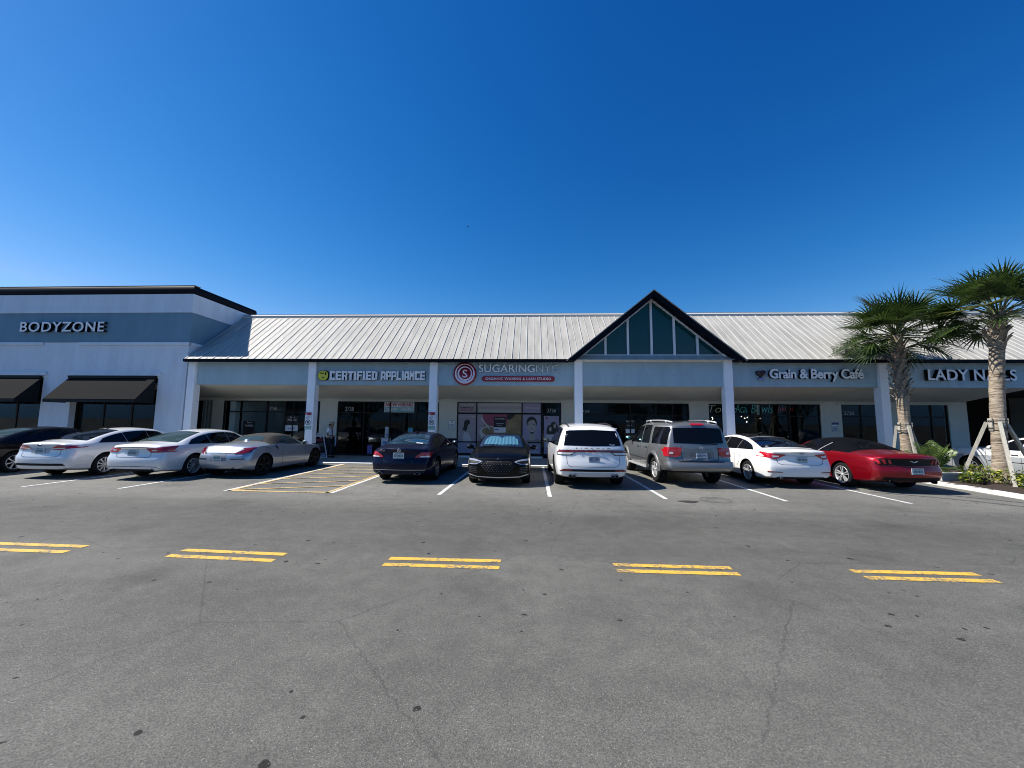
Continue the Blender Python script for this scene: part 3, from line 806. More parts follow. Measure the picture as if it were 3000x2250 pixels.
        for wy in (0, S['wb']):
            for sg in (1, -1):
                if first: o = w0; first = False
                else:
                    o = w0.copy(); COL.objects.link(o); o.parent = s.t
                    r_ = r0_.copy(); COL.objects.link(r_); r_.parent = o
                o.location = (sg * (s.hw(wy) - wdt / 2 - S.get('inset', .03)), wy, Rr); o.rotation_euler = (random.random() * 6 if False else .4 * wy, 0, 0 if sg > 0 else math.pi)
    def plate(s, x, z, mode='r', txt=None, col=None, wd=.31, ht=.155, eps=.012):
        p = s.hit(mode, x, z, eps); d = -1 if mode == 'r' else 1
        b = MB(); b.box(x - wd / 2, x + wd / 2, p.y - .006, p.y + .006, z - ht / 2, z + ht / 2)
        o = b.build('license_plate', M_PLATE, s.t)
        f = p.y - .007
        if mode == 'r':
            if txt: sign_text(txt, x - wd * .42, x + wd * .42, z - ht * .22, z + ht * .24, f, .003, [col or M_PLATEB], o, 'plate_number', False, bold=.02)
            b = MB(); b.box(x - wd * .33, x + wd * .33, f - .002, f + .001, z + ht * .33, z + ht * .42); b.box(x - wd * .4, x + wd * .4, f - .002, f + .001, z - ht * .46, z - ht * .36)
            if not txt:
                for i in range(7):
                    if i != 3: b.box(x - wd * .40 + i * wd * .118, x - wd * .40 + i * wd * .118 + wd * .085, f - .002, f + .001, z - ht * .2, z + ht * .22)
                    else: b.box(x - wd * .045, x + wd * .045, f - .002, f + .001, z - ht * .16, z + ht * .16)
            b.build('plate_print', col or M_PLATEG, o)
        return o
    def mirrors(s, y, z, m, out=.20, glass=M_GLASSL):
        for sg in (1, -1):
            p = s.hit('R' if sg > 0 else 'L', y, z - .06, 0)
            b = MB(); b.ell((p.x + sg * out * .75, y - .02, z), .115, .065, .075, 14)
            b.tube([(p.x - sg * .02, y + .03, z - .06), (p.x + sg * out * .5, y + .01, z - .04)], .025, 6)
            o = b.build('side_mirror', m, s.t)
            g = MB(); g.lathe([(.0, 0), (.055, .004), (.06, 0)], 16, 'y', (0, 0, 0)); gg = g.build('mirror_glass', glass, o)
            gg.location = (p.x + sg * out * .75, y - .083, z); gg.scale = (1.5, 1, 1)
    def handles(s, ys_, dz=-.12, m=None):
        for y in ys_:
            for sd_ in 'RL':
                z = s.belt(y) + dz
                s.panel('door_handle', sd_, [(y - .10, z - .016), (y + .10, z - .012)], [(y - .10, z + .016), (y + .10, z + .016)], m or M_SILVER, eps=.022, nu=6, nv=2)
    def exhaust(s, xs, z, r=.04, m=None, sx=1.0):
        for x in xs:
            p = s.hit('r', x, z + .05, 0)
            b = MB(); b.lathe([(r * .82, .05), (r, .05), (r, -.03), (r * .82, -.03)], 18, 'y', closed=True); b.lathe([(r * .8, .02), (0, .02)], 18, 'y', m=1)
            o = b.build('exhaust_tip', [m or M_CHROME, M_BLACK], s.t); o.location = (x, p.y - .01, z); o.scale = (sx, 1, 1)

def scale_spec(S, fy=1, fz=1, fw=1, fo=None):
    T = dict(S)
    for k in ('top', 'belt', 'bot'): T[k] = [(a * fy, b * fz) for a, b in S[k]]
    for k in ('rw', 'hw'): T[k] = [(a * fy, b * fw) for a, b in S[k]]
    for k in ('pr', 'pf'): T[k] = [(a * fz, b) for a, b in S[k]]
    T['yr'], T['yf'], T['wb'] = S['yr'] * fy, S['yf'] * fy, S['wb'] * fy
    return T

SEDAN = dict(yr=-1.08, yf=3.79, wb=2.85, R=.335,
    top=[(-1.08, 1.00), (-1.0, 1.065), (-.8, 1.085), (-.6, 1.10), (-.45, 1.125), (0, 1.275), (.4, 1.385), (.8, 1.450), (1.3, 1.475), (1.75, 1.445), (2.2, 1.285), (2.62, 1.09), (2.85, 1.03), (3.3, .95), (3.6, .86), (3.74, .76), (3.79, .66)],
    belt=[(-1.08, .90), (-.8, .97), (-.3, 1.005), (1, .975), (2.6, .93), (3.3, .82), (3.79, .6)],
    rw=[(-1.08, .72), (-.6, .75), (-.3, .72), (.2, .62), (.7, .575), (1.3, .57), (1.8, .60), (2.6, .72), (3.3, .73), (3.79, .6)],
    hw=[(-1.08, .88), (-.5, .915), (1, .925), (2.9, .92), (3.79, .86)],
    bot=[(-1.08, .30), (-.6, .24), (0, .20), (2.8, .19), (3.5, .20), (3.79, .24)],
    pr=[(.2, .12), (.34, .03), (.5, .0), (.68, .005), (.74, .05), (.95, .06), (1.02, .01), (1.1, .03)],
    pf=[(.2, .04), (.5, 0), (.7, .06), (.9, .2)])
WIN4 = [(-.22, .63, -.02, .60), (.645, 1.42, .615, 1.39), (1.435, 2.36, 1.405, 1.84)]
WHITEP = paint('white_car_paint', (.78, .78, .77))
PEARL = paint('pearl_white_car_paint', (.70, .71, .71), .15)

def sedan_rest(c, S, glass=None, back=(-.40, .62, .66, .50), wind=(2.56, 1.82, .66, .55), wins=WIN4, gl_side=None, fin=True, doors=(.65, 1.43), pm=None, sunroof=None):
    c.side_glass(wins, gl_side)
    y0, y1, w0, w1 = back
    c.panel('rear_window', 't', [(-w0, y0), (-w0 * .5, y0 - .05), (0, y0 - .065), (w0 * .5, y0 - .05), (w0, y0)], [(-w1, y1), (0, y1 - .03), (w1, y1)], glass or M_GLASS, nv=10)
    y0, y1, w0, w1 = wind
    c.panel('windshield', 't', [(-w0, y0), (0, y0 + .10), (w0, y0)], [(-w1, y1), (0, y1 + .06), (w1, y1)], M_GLASS, nv=10)
    its = []
    for sd_ in 'RL':
        for y in doors:
            its.append((sd_, [(y + .02, c.belt(y)), (y, .55), (y + .06, .30)]))
        its.append((sd_, [(S['wb'] - .42, c.belt(2.4)), (S['wb'] - .48, .62), (S['wb'] - .44, .30)]))
        its.append((sd_, [(.36, c.belt(.3) - .10), (.40, .62), (.52, .48)]))
    c.lines('panel_gap', its, wd=.008)
    c.handles([doors[0] + .14, doors[1] + .14], m=pm)
    c.mirrors(S['wb'] * .80, 1.04, pm or M_BLACK)

# white sedan with slim red tail lamps, second from the left
S1 = SEDAN
c = Car('white_sedan', 'white four-door sedan with slim horizontal red tail lamps, second car from the left', 'car', -14.40, 11.80, R(-1), S1, PEARL)
c.wheels('spokes', 10)
sedan_rest(c, S1, pm=PEARL)
c.mir('tail_light', 'r', [(.30, .87), (.55, .835), (.88, .90)], [(.30, .885), (.50, .985), (.88, .965)], M_RED, eps=.010)
c.mir('reverse_light', 'r', [(.33, .872), (.72, .884)], [(.33, .89), (.72, .905)], M_CLEAR, eps=.014)
c.panel('chrome_strip', 'r', [(-.30, .925), (.30, .925)], [(-.30, .942), (.30, .942)], M_SILVER, eps=.012)
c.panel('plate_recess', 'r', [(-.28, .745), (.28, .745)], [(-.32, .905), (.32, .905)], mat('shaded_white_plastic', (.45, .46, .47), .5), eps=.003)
c.plate(0, .82)
c.panel('bumper_strip', 'r', [(-.80, .39), (.80, .39)], [(-.74, .455), (.74, .455)], M_BLACK, eps=.006)  # black strip paints in the shading low on this bumper
b = MB(); b.lathe([(.0, -.004), (.045, .004), (.05, 0)], 20, 'y'); o = b.build('emblem', mat('blue_emblem', (.01, .03, .12), .3), c.t); p = c.hit('r', 0, .99, .012); o.location = p; o.scale = (1.5, 1, .65)
c.lines('trunk_gap', [('r', [(-.62, .95), (-.60, .68), (-.5, .64), (.5, .64), (.60, .68), (.62, .95)])], wd=.010)
b = MB(); p = c.hit('t', 0, .62, 0); b.tube([(0, .74, p.z + .02), (0, .66, p.z + .05), (0, .56, p.z + .065), (0, .54, p.z)], [.03, .024, .012, .01], 8); b.build('antenna_fin', M_BLACK, c.t)

# black sedan cut by the left edge
c = Car('black_sedan', 'black sedan with bright spoked wheel cut off by the left edge of the photo', 'car', -17.75, 12.0, R(-1), S1, paint('black_car_paint', (.003, .003, .004), 0, .3, .35, .05))
c.wheels('spokes', 7)
sedan_rest(c, S1, glass=M_GLASSL)
c.mir('tail_light', 'r', [(.50, .85), (.88, .88)], [(.50, .97), (.88, .97)], M_DRED, eps=.010)
c.plate(0, .82)

# white sedan with boomerang lamps
S2 = scale_spec(SEDAN, 2.775 / 2.85, .985, 1.01)
S2['yr'], S2['yf'] = -1.14, 3.72
for k in ('top', 'belt', 'rw', 'hw', 'bot'): S2[k] = [((-1.14 if i == 0 else a), b_) for i, (a, b_) in enumerate(S2[k])]
c = Car('white_sedan', 'white sedan with angular boomerang tail lamps and pale see-through rear window, third from the left', 'car', -11.52, 11.86, R(-1.0), S2, PEARL)
c.wheels('spokes', 10, dark=M_BLACK)
sedan_rest(c, S2, glass=M_GLASSL, gl_side=M_GLASS, pm=PEARL, back=(-.42, .52, .68, .52))
c.mir('tail_light', 'r', [(.40, .90), (.52, .80), (.90, .81)], [(.40, .925), (.66, .935), (.90, .985)], M_RED, eps=.010)
c.both('tail_light', [(-.93, .83), (-.70, .86)], [(-.93, .965), (-.52, .985)], M_RED, eps=.008, nu=8)
c.mir('reverse_light', 'r', [(.55, .85), (.68, .85)], [(.55, .88), (.68, .885)], M_CLEAR, eps=.014)
c.panel('chrome_strip', 'r', [(-.40, .905), (.40, .905)], [(-.40, .935), (.40, .935)], M_CHROME, eps=.016)
c.plate(0, .80)
c.lines('trunk_gap', [('r', [(-.56, .93), (-.52, .69), (-.45, .665), (.45, .665), (.52, .69), (.56, .93)])], wd=.010)
c.panel('lower_valance', 'r', [(-.62, .26), (.62, .26)], [(-.52, .335), (.52, .335)], M_BLACK, eps=.006)
c.lines('bumper_line', [('r', [(-.84, .33), (-.7, .40), (0, .415), (.7, .40), (.84, .33)])], wd=.014)
c.exhaust((-.60, .60), .285, .05, M_BLACK)

# silver two-seat convertible with closed grey top
M_SOFTG = mat('grey_soft_top', (.052, .050, .047), .95, spec=.08, bump=.2, bscale=200)
S3 = dict(yr=-.86, yf=3.46, wb=2.65, R=.335, rimf=.72, corner=.45, cw=.16, bowr=.20, bowf=.35, gap=.05,
    top=[(-.86, .80), (-.80, .90), (-.6, .975), (-.3, 1.03), (.15, 1.075), (.30, 1.09), (.42, 1.17), (.62, 1.265), (.9, 1.315), (1.25, 1.325), (1.55, 1.29), (1.9, 1.12), (2.22, .97), (2.5, .93), (3.0, .86), (3.3, .74), (3.46, .60)],
    belt=[(-.86, .70), (-.5, .88), (0, .95), (.6, .955), (1.6, .92), (2.3, .87), (3.0, .78), (3.46, .52)],
    rw=[(-.86, .55), (-.4, .68), (.2, .66), (.5, .56), (.9, .53), (1.4, .53), (1.8, .58), (2.3, .68), (3.0, .70), (3.46, .5)],
    hw=[(-.86, .84), (-.3, .905), (.3, .90), (1.2, .885), (2.3, .90), (2.9, .90), (3.46, .80)],
    bot=[(-.86, .30), (-.5, .23), (0, .18), (2.6, .17), (3.46, .2)],
    pr=[(.2, .14), (.3, .04), (.45, 0), (.62, .0), (.75, .05), (.9, .16)], pf=[(.2, .06), (.45, 0), (.7, .15)],
    soft=(.27, 1.62), soft_m=M_SOFTG)
SILVP = paint('pale_silver_car_paint', (.36, .40, .45), .6, .33)
c = Car('silver_convertible', 'pale silver two-seat convertible with its grey cloth top closed', 'car', -9.45, 12.25, R(-3.2), S3, SILVP)
c.wheels('star', 5, rim_m=mat('dark_rim', (.012, .012, .012), .5, spec=.2))
c.side_glass([(.98, 1.98, .92, 1.58)], M_GLASSL, .10)
c.panel('rear_window', 't', [(-.46, .36), (0, .335), (.46, .36)], [(-.40, .55), (0, .53), (.40, .55)], M_GLASSL, nv=5)
c.panel('windshield', 't', [(-.60, 2.2), (0, 2.28), (.60, 2.2)], [(-.50, 1.62), (0, 1.66), (.50, 1.62)], M_GLASS)
c.mir('tail_light', 'r', [(.46, .735), (.66, .735), (.84, .78)], [(.46, .745), (.70, .90), (.84, .93)], M_DRED, eps=.010, nv=8)
c.both('tail_light', [(-.60, .78), (-.42, .88)], [(-.58, .90), (-.28, .915)], M_DRED, eps=.008)
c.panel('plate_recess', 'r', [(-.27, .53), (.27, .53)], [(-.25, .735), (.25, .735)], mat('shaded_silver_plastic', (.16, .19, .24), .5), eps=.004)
c.plate(0, .625, eps=.016, wd=.29)
c.mir('reflector', 'r', [(.40, .565), (.76, .57)], [(.40, .60), (.76, .605)], mat('smoked_lens', (.02, .025, .05), .2, coat=1), eps=.006)
c.lines('panel_gap', [(q, pl) for q in 'RL' for pl in ([(.85, .94), (.80, .55), (.86, .28)], [(2.06, .90), (2.0, .55), (2.04, .26)])] + [('r', [(-.62, .76), (.62, .76)])], wd=.009)
c.both('vent_slash', [(.58, .80), (.63, .79)], [(.44, .92), (.53, .93)], M_BLACK, eps=.006, nu=4)
c.lines('fuel_flap', [('R', [(.10 + .10 * math.cos(t), .80 + .09 * math.sin(t)) for t in [i * math.pi / 8 for i in range(17)]])], wd=.009)
c.mirrors(1.86, .97, SILVP)
c.panel('rear_valance', 'r', [(-.55, .20), (.55, .20)], [(-.50, .30), (.50, .30)], M_BLACK, eps=.01)
b = MB(); p = c.hit('t', .0, .22, 0); b.ell((0, .24, p.z + .01), .12, .05, .035); b.build('brake_light_hump', SILVP, c.t)
c.exhaust((-.45, .45), .27, .04, M_BLACK)

# dark blue coupe-like sedan
S4 = scale_spec(SEDAN, 2.70 / 2.85, .965, .97)
S4['yr'], S4['yf'] = -1.05, 3.58
S4['top'] = [(-1.05, .94), (-.98, 1.015), (-.8, 1.045), (-.6, 1.07), (-.35, 1.125), (.1, 1.265), (.5, 1.365), (.85, 1.415), (1.25, 1.43), (1.65, 1.39), (2.1, 1.23), (2.5, 1.05), (2.75, .99), (3.2, .91), (3.45, .80), (3.58, .62)]
for k in ('belt', 'rw', 'hw', 'bot'): S4[k] = [((-1.05 if i == 0 else (3.58 if i == len(S4[k]) - 1 else a)), b_) for i, (a, b_) in enumerate(S4[k])]
S4['corner'] = .4; S4['cw'] = .14; S4['bowr'] = .16
NAVYP = paint('navy_car_paint', (.003, .005, .022), .2, .35, .40, .05)
c = Car('navy_sedan', 'dark navy blue sedan with arched roof and wide red tail lamps beside the striped bay', 'car', -3.76, 12.0, R(-1), S4, NAVYP)
c.wheels('double', 5, rim_m=mat('dim_alloy', (.20, .2, .21), .3, metal=.8))
sedan_rest(c, S4, glass=mat('blue_car_glass', (.012, .035, .06), .03, coat=.6), pm=NAVYP, wind=(2.42, 1.72, .64, .53), back=(-.36, .52, .64, .50), doors=(.6, 1.35), wins=[(-.18, .60, .05, .57), (.615, 1.34, .585, 1.31), (1.355, 2.22, 1.325, 1.74)])
c.mir('tail_light', 'r', [(.46, .745), (.86, .745)], [(.50, .80), (.66, .90), (.86, .90)], M_RED, eps=.010)
c.mir('reverse_light', 'r', [(.58, .755), (.84, .755)], [(.62, .785), (.84, .79)], M_CLEAR, eps=.014)
c.plate(0, .80, wd=.32, ht=.165, eps=.03)
b = MB(); p = c.hit('r', 0, .95, .008)
b.lathe([(.050, -.004), (.050, .006), (.042, .006), (.042, -.004)], 24, 'y', closed=True)
for k in range(3):
    t = math.pi / 2 + k * 2 * math.pi / 3; b.bar((0, 0, 0), (.045 * math.cos(t), 0, .045 * math.sin(t)), .009, .009, upv=(0, 1, 0))
o = b.build('emblem', M_CHROME, c.t); o.location = p
p = c.hit('r', -.50, .935, .006)
sign_text('CLA 250', -.62, -.42, .915, .945, p.y - .004, .006, [M_CHROME], c.t, 'badge', False, bold=.01)
c.lines('trunk_gap', [('r', [(-.50, .90), (-.46, .66), (-.3, .62), (.3, .62), (.46, .66), (.50, .90)])], wd=.008)
c.exhaust((-.55, .55), .30, .036, MATS['dim_alloy'], sx=2.4)
c.lines('diffuser_trim', [('r', [(-.75, .40), (.75, .40)])], M_SILVER, .012)
b = MB(); p = c.hit('t', 0, .62, 0); b.tube([(0, .72, p.z + .01), (0, .64, p.z + .05), (0, .55, p.z + .06), (0, .53, p.z)], [.03, .022, .012, .01], 8); b.build('antenna_fin', M_BLACK, c.t)
c.panel('shelf_paper', 't', [(.28, -.345), (.48, -.325)], [(.28, -.29), (.48, -.27)], M_WHITE, eps=.007, nu=6, nv=2)

# black sedan backed into its bay, sunshade in the windshield (faces the camera)
S5 = scale_spec(SEDAN, 2.84 / 2.85, .965, 1.0)
S5['pf'] = [(.2, .05), (.45, 0), (.62, .0), (.75, .06), (.9, .22)]; S5['bowf'] = .24
BLKP = paint('gloss_black_car_paint', (.002, .002, .0025), 0, .3, .35, .05)
c = Car('black_sedan', 'glossy black sedan facing the camera with a folded silver blue sunshade in its windshield', 'car', -.95, 14.55, R(180.5), S5, BLKP)
c.wheels('double', 5, rim_m=MATS['dim_alloy'])
c.side_glass(WIN4)
clear = shop_glass('windshield_glass', (.85, .95, 1), 1.35)
y0, y1, w0, w1 = 2.56, 1.80, .67, .55
c.panel('windshield_base', 't', [(-w0, y0), (0, y0 + .10), (w0, y0)], [(-w1, y1), (0, y1 + .06), (w1, y1)], mat('dark_blue_dash', (.004, .012, .03), .5), eps=.002, nv=10)
# folded sunshade: vertical pleats with two lobes
b = MB(); rows = []
for i in range(9):
    row = []
    for j in range(61):
        u = -1 + 2 * j / 60; top_ = .60 - .16 * max(0, 1 - abs(u) / .16) - .30 * max(0, abs(u) - .80) / .2
        f = .10 + (top_ + .10) * i / 8 * .95
        yy = y0 + .08 * (1 - abs(u)) - .02 + (y1 - y0) * f; xx = u * (w0 - .13) * (1 - .13 * f)
        p = c.hit('t', xx, yy, .006 + .012 * (1 + math.sin(u * 30)) / 2); row.append(tuple(p))
    rows.append(row)
b.grid(rows); sh = b.build('sunshade', mat('silver_blue_foil', (.11, .24, .29), .36, metal=.25), c.t)
c.panel('windshield', 't', [(-w0, y0), (0, y0 + .10), (w0, y0)], [(-w1, y1), (0, y1 + .06), (w1, y1)], clear, eps=.026, nv=10)
for s_ in (1, -1):
    b = MB(); p0, p1 = c.hit('t', s_ * .12 + .1, y0 + .05, .035), c.hit('t', s_ * .12 + .55 * 1 - .1, y0 + .0, .035)
    b.bar(p0, p1, .018, .012); b.build('wiper', M_BLACK, c.t)
c.mirrors(2.25, 1.0, BLKP)
M_HL = mat('headlight_lens', (.50, .52, .55), .08, metal=.5, coat=1)
c.mir('headlight', 'f', [(.46, .665), (.62, .60), (.87, .60)], [(.46, .69), (.66, .735), (.87, .745)], M_HL, eps=.012, nv=8)
c.mir('headlight_lens', 'f', [(.52, .655), (.66, .62), (.84, .62)], [(.52, .675), (.66, .69), (.84, .70)], M_BLACK, eps=.017)
c.panel('grille', 'f', [(-.24, .30), (.24, .30)], [(-.50, .58), (-.30, .70), (.30, .70), (.50, .58)], M_BLACK, eps=.006, nv=8)
b = MB()
for r_ in range(7):
    for q in range(-6, 7):
        x = (q + .5 * (r_ % 2)) * .07; z = .67 - r_ * .048
        if abs(x) > .46 - max(0, (.58 - z)) * .9: continue
        p = c.hit('f', x, z, .012); b.ell(p, .016, .008, .011, 6)
b.build('grille_studs', mat('dark_chrome', (.10, .10, .11), .3, metal=.8), c.t)
b = MB(); p = c.hit('f', 0, .745, .012); b.lathe([(.0, .006), (.035, .004), (.04, 0)], 16, 'y'); 
for s_ in (1, -1): b.add([(0, .002, -.012), (s_ * .11, .0, .02), (s_ * .10, 0, -.002), (0, .002, -.026)], [(0, 1, 2, 3)])
o = b.build('emblem', MATS['dark_chrome'], c.t); o.location = p
c.mir('side_intake', 'f', [(.56, .36), (.84, .38)], [(.58, .54), (.84, .56)], M_BLACK, eps=.006)
for s_ in (1, -1):
    for k in range(4):
        c.panel('intake_slat', 'f', [(s_ * .60, .38 + .045 * k), (s_ * .80, .385 + .045 * k)], [(s_ * .60, .392 + .045 * k), (s_ * .80, .40 + .045 * k)], MATS['dark_chrome'], eps=.012, nu=6, nv=1)
c.lines('splitter_trim', [('f', [(-.84, .34), (-.6, .275), (0, .26), (.6, .275), (.84, .34)])], M_SILVER, .025, .010)
c.lines('hood_gap', [('t', [(s_ * .60, 3.55), (s_ * .70, 3.1), (s_ * .70, 2.72)]) for s_ in (1, -1)] + [('t', [(-.60, 3.56), (0, 3.66), (.60, 3.56)])], wd=.010)

# white upright family SUV
S6 = dict(yr=-1.10, yf=3.96, wb=3.02, R=.40, tw=.26, rimf=.74, corner=.32, cw=.11, crown=.05, wr=1.3, bowr=.13, gap=.05,
    top=[(-1.10, 1.60), (-1.0, 1.675), (-.6, 1.71), (0, 1.755), (.8, 1.775), (1.4, 1.755), (1.75, 1.71), (2.1, 1.56), (2.5, 1.33), (2.75, 1.22), (3.2, 1.16), (3.6, 1.06), (3.85, .92), (3.96, .76)],
    belt=[(-1.10, 1.10), (-.6, 1.12), (1, 1.08), (2.5, 1.06), (3.3, 1.0), (3.96, .7)],
    rw=[(-1.10, .70), (-.6, .72), (.6, .69), (1.4, .67), (1.9, .68), (2.6, .78), (3.4, .80), (3.96, .68)],
    hw=[(-1.10, .96), (-.3, .995), (1, .99), (3.0, .995), (3.96, .92)],
    bot=[(-1.10, .34), (-.5, .28), (0, .25), (3, .25), (3.96, .28)],
    pr=[(.25, .12), (.42, .02), (.55, 0), (.72, .01), (.78, .05), (1.08, .09), (1.18, .12), (1.45, .26), (1.72, .40)], pf=[(.3, .05), (.6, 0), (.9, .06), (1.1, .2)])
c = Car('white_suv', 'white upright SUV with full width red tail lamp strip and black rear glass', 'SUV', 1.66, 11.72, R(1.2), S6, WHITEP)
c.wheels('star', 5, rim_m=MATS['dark_rim'])
c.side_glass([(-.55, .32, -.42, .30), (.335, 1.32, .315, 1.29), (1.335, 2.44, 1.305, 1.86)], None, .13, M_BLACK)
c.panel('rear_window', 'r', [(-.78, 1.16), (0, 1.15), (.78, 1.16)], [(-.70, 1.555), (0, 1.585), (.70, 1.555)], M_GLASS, nv=8)
c.panel('roof_spoiler', 'r', [(-.70, 1.585), (0, 1.612), (.70, 1.585)], [(-.70, 1.60), (0, 1.63), (.70, 1.60)], WHITEP, eps=.05, nv=2)
c.panel('windshield', 't', [(-.74, 2.55), (0, 2.66), (.74, 2.55)], [(-.64, 1.88), (0, 1.94), (.64, 1.88)], M_GLASS)
c.panel('tail_light_strip', 'r', [(-.93, .985), (.93, .985)], [(-.90, 1.045), (.90, 1.045)], M_DRED, eps=.010, nu=30)
c.mir('tail_light', 'r', [(.50, .96), (.58, .90), (.95, .90)], [(.46, .984), (.60, .984), (.95, .984)], M_BLACK, eps=.010)
c.mir('reverse_light', 'r', [(.53, .955), (.62, .918), (.93, .918)], [(.51, .972), (.62, .972), (.93, .972)], M_CLEAR, eps=.014)
sign_text('LINCOLN', -.46, .46, 1.078, 1.108, c.hit('r', 0, 1.09, .004).y, .012, [M_BLACK], c.t, 'badge_letter', True, bold=.03, space=2.6)
c.plate(.02, .80, txt='9SC 57N', wd=.31, ht=.16, eps=.02)
c.lines('tailgate_gap', [('r', [(-.72, .98), (-.70, .66), (-.62, .60), (.62, .60), (.70, .66), (.72, .98)])], wd=.010)
c.panel('bumper_strip', 'r', [(-.90, .475), (.90, .475)], [(-.80, .535), (.80, .535)], M_BLACK, eps=.008, nu=24)
c.mir('reflector', 'r', [(.58, .487), (.90, .487)], [(.58, .53), (.82, .53)], M_DRED, eps=.014)
c.panel('skid_panel', 'r', [(-.60, .335), (.60, .335)], [(-.50, .435), (.50, .435)], mat('pale_grey_plastic', (.52, .53, .55), .4), eps=.006)
c.exhaust((-.62, -.52, .52, .62), .36, .048, MATS['dim_alloy'])
c.both('sill_trim', [(.5, .31), (2.5, .31)], [(.55, .345), (2.45, .345)], M_SILVER, eps=.008)
for s_ in (1, -1):
    b = MB(); pts = [c.hit('t', s_ * .62, y, 0) for y in (-.55, .2, .9, 1.5)]
    b.tube([pts[0]] + [p + Vector((0, 0, .045)) for p in pts[0:]] + [pts[-1]], .016, 6); b.build('roof_rail', M_BLACK, c.t)
c.lines('panel_gap', [(q, pl) for q in 'RL' for pl in ([(.33, 1.06), (.52, .60), (.56, .32)], [(1.33, 1.06), (1.32, .60), (1.36, .32)], [(2.5, 1.03), (2.46, .6), (2.5, .32)])], wd=.009)
c.handles([.55, 1.52], -.11, WHITEP); c.mirrors(2.28, 1.16, M_BLACK, .22)
b = MB(); p = c.hit('r', .5, 1.20, .012); b.add([(.44, p.y - .004, 1.175), (.60, p.y - .004, 1.175), (.60, p.y - .004, 1.195), (.55, p.y - .004, 1.20), (.52, p.y - .004, 1.19), (.47, p.y - .004, 1.215)], [(0, 1, 2, 3, 4, 5)]); b.build('window_sticker', M_WHITE, c.t)

# grey full-size SUV
S7 = dict(yr=-1.18, yf=3.95, wb=3.0, R=.385, tw=.25, rimf=.64, corner=.30, cw=.09, crown=.06, wr=1.1, bowr=.12, gap=.07, inset=.05,
    top=[(-1.18, 1.74), (-1.08, 1.80), (-.6, 1.835), (.2, 1.86), (1.0, 1.865), (1.5, 1.84), (1.85, 1.74), (2.2, 1.52), (2.5, 1.31), (2.75, 1.215), (3.2, 1.17), (3.6, 1.08), (3.85, .95), (3.95, .78)],
    belt=[(-1.18, 1.17), (-.4, 1.165), (1, 1.13), (2.5, 1.10), (3.3, 1.03), (3.95, .7)],
    rw=[(-1.18, .70), (-.5, .735), (.6, .72), (1.4, .70), (2.0, .72), (2.7, .80), (3.4, .82), (3.95, .7)],
    hw=[(-1.18, .945), (-.3, .975), (1, .965), (3.0, .975), (3.95, .92)],
    bot=[(-1.18, .44), (-.5, .40), (0, .36), (3, .36), (3.95, .40)],
    pr=[(.4, .10), (.5, .04), (.58, .0), (.70, .0), (.75, .10), (1.1, .12), (1.2, .14), (1.7, .27), (1.85, .32)], pf=[(.4, .05), (.6, 0), (.9, .06), (1.1, .2)])
GREYP = paint('silver_grey_car_paint', (.20, .202, .20), .55, .35)
c = Car('grey_suv', 'silver grey tall SUV with roof rack and big red corner tail lamps', 'SUV', 4.72, 12.32, R(2.2), S7, GREYP)
c.wheels('star', 5)
c.side_glass([(-.88, .28, -.84, .30), (.50, 1.22, .52, 1.22), (1.30, 2.42, 1.30, 1.92)], None, .14)
c.lines('window_trim', [(q, [(.30, 1.15), (.31, 1.70), (-.80, 1.70)]) for q in 'RL'], M_SILVER, .018, .008)
c.panel('rear_window', 'r', [(-.70, 1.235), (0, 1.215), (.70, 1.235)], [(-.68, 1.655), (0, 1.67), (.68, 1.655)], M_GLASS, nv=8)
c.panel('windshield', 't', [(-.76, 2.52), (0, 2.63), (.76, 2.52)], [(-.66, 1.90), (0, 1.96), (.66, 1.90)], M_GLASS)
c.mir('tail_light', 'r', [(.54, .905), (.64, .84), (.94, .86)], [(.50, 1.10), (.66, 1.115), (.94, 1.11)], M_RED, eps=.014, nv=8)
c.both('tail_light', [(-.94, .86), (-.82, .88)], [(-.94, 1.11), (-.80, 1.10)], M_RED, eps=.014, nu=6)
c.mir('reverse_light', 'r', [(.74, .925), (.84, .925)], [(.74, .985), (.84, .985)], M_CLEAR, eps=.020, nu=6, nv=3)
c.panel('high_brake_light', 'r', [(-.20, 1.735), (.20, 1.735)], [(-.18, 1.775), (.18, 1.775)], M_RED, eps=.03, nv=2)
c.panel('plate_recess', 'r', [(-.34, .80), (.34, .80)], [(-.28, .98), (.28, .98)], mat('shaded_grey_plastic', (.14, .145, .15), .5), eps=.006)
c.plate(.02, .885, txt='QJE JVY', col=M_PLATEB, wd=.31, ht=.165, eps=.03)
c.lines('plate_trim', [('r', [(-.40, .78), (-.34, 1.005), (.34, 1.005), (.40, .78)])], GREYP, .02, .012)
c.lines('tailgate_gap', [('r', [(-.52, 1.17), (-.52, .80), (-.50, .74), (.50, .74), (.52, .80), (.52, 1.17)])], wd=.012)
b = MB()
for row in (0, 1):
    c.panel('', 'r', [(-.94, .50), (.94, .50)], [(-.93, .70), (.93, .70)], None, eps=.06, nu=40, nv=6, mb_=b) if row == 0 else None
b.build('rear_bumper', GREYP, c.t, recalc=False)
c.panel('bumper_step', 'r', [(-.62, .685), (.62, .685)], [(-.62, .705), (.62, .705)], M_BLACK, eps=.066, nv=2)
c.panel('lower_valance', 'r', [(-.90, .45), (.90, .45)], [(-.90, .50), (.90, .50)], M_BLACK, eps=.05, nv=2)
b = MB(); p0, p1 = c.hit('r', .05, 1.185, .03), c.hit('r', .50, 1.20, .03); b.bar(p0, p1, .02, .02); b.build('wiper', M_BLACK, c.t)
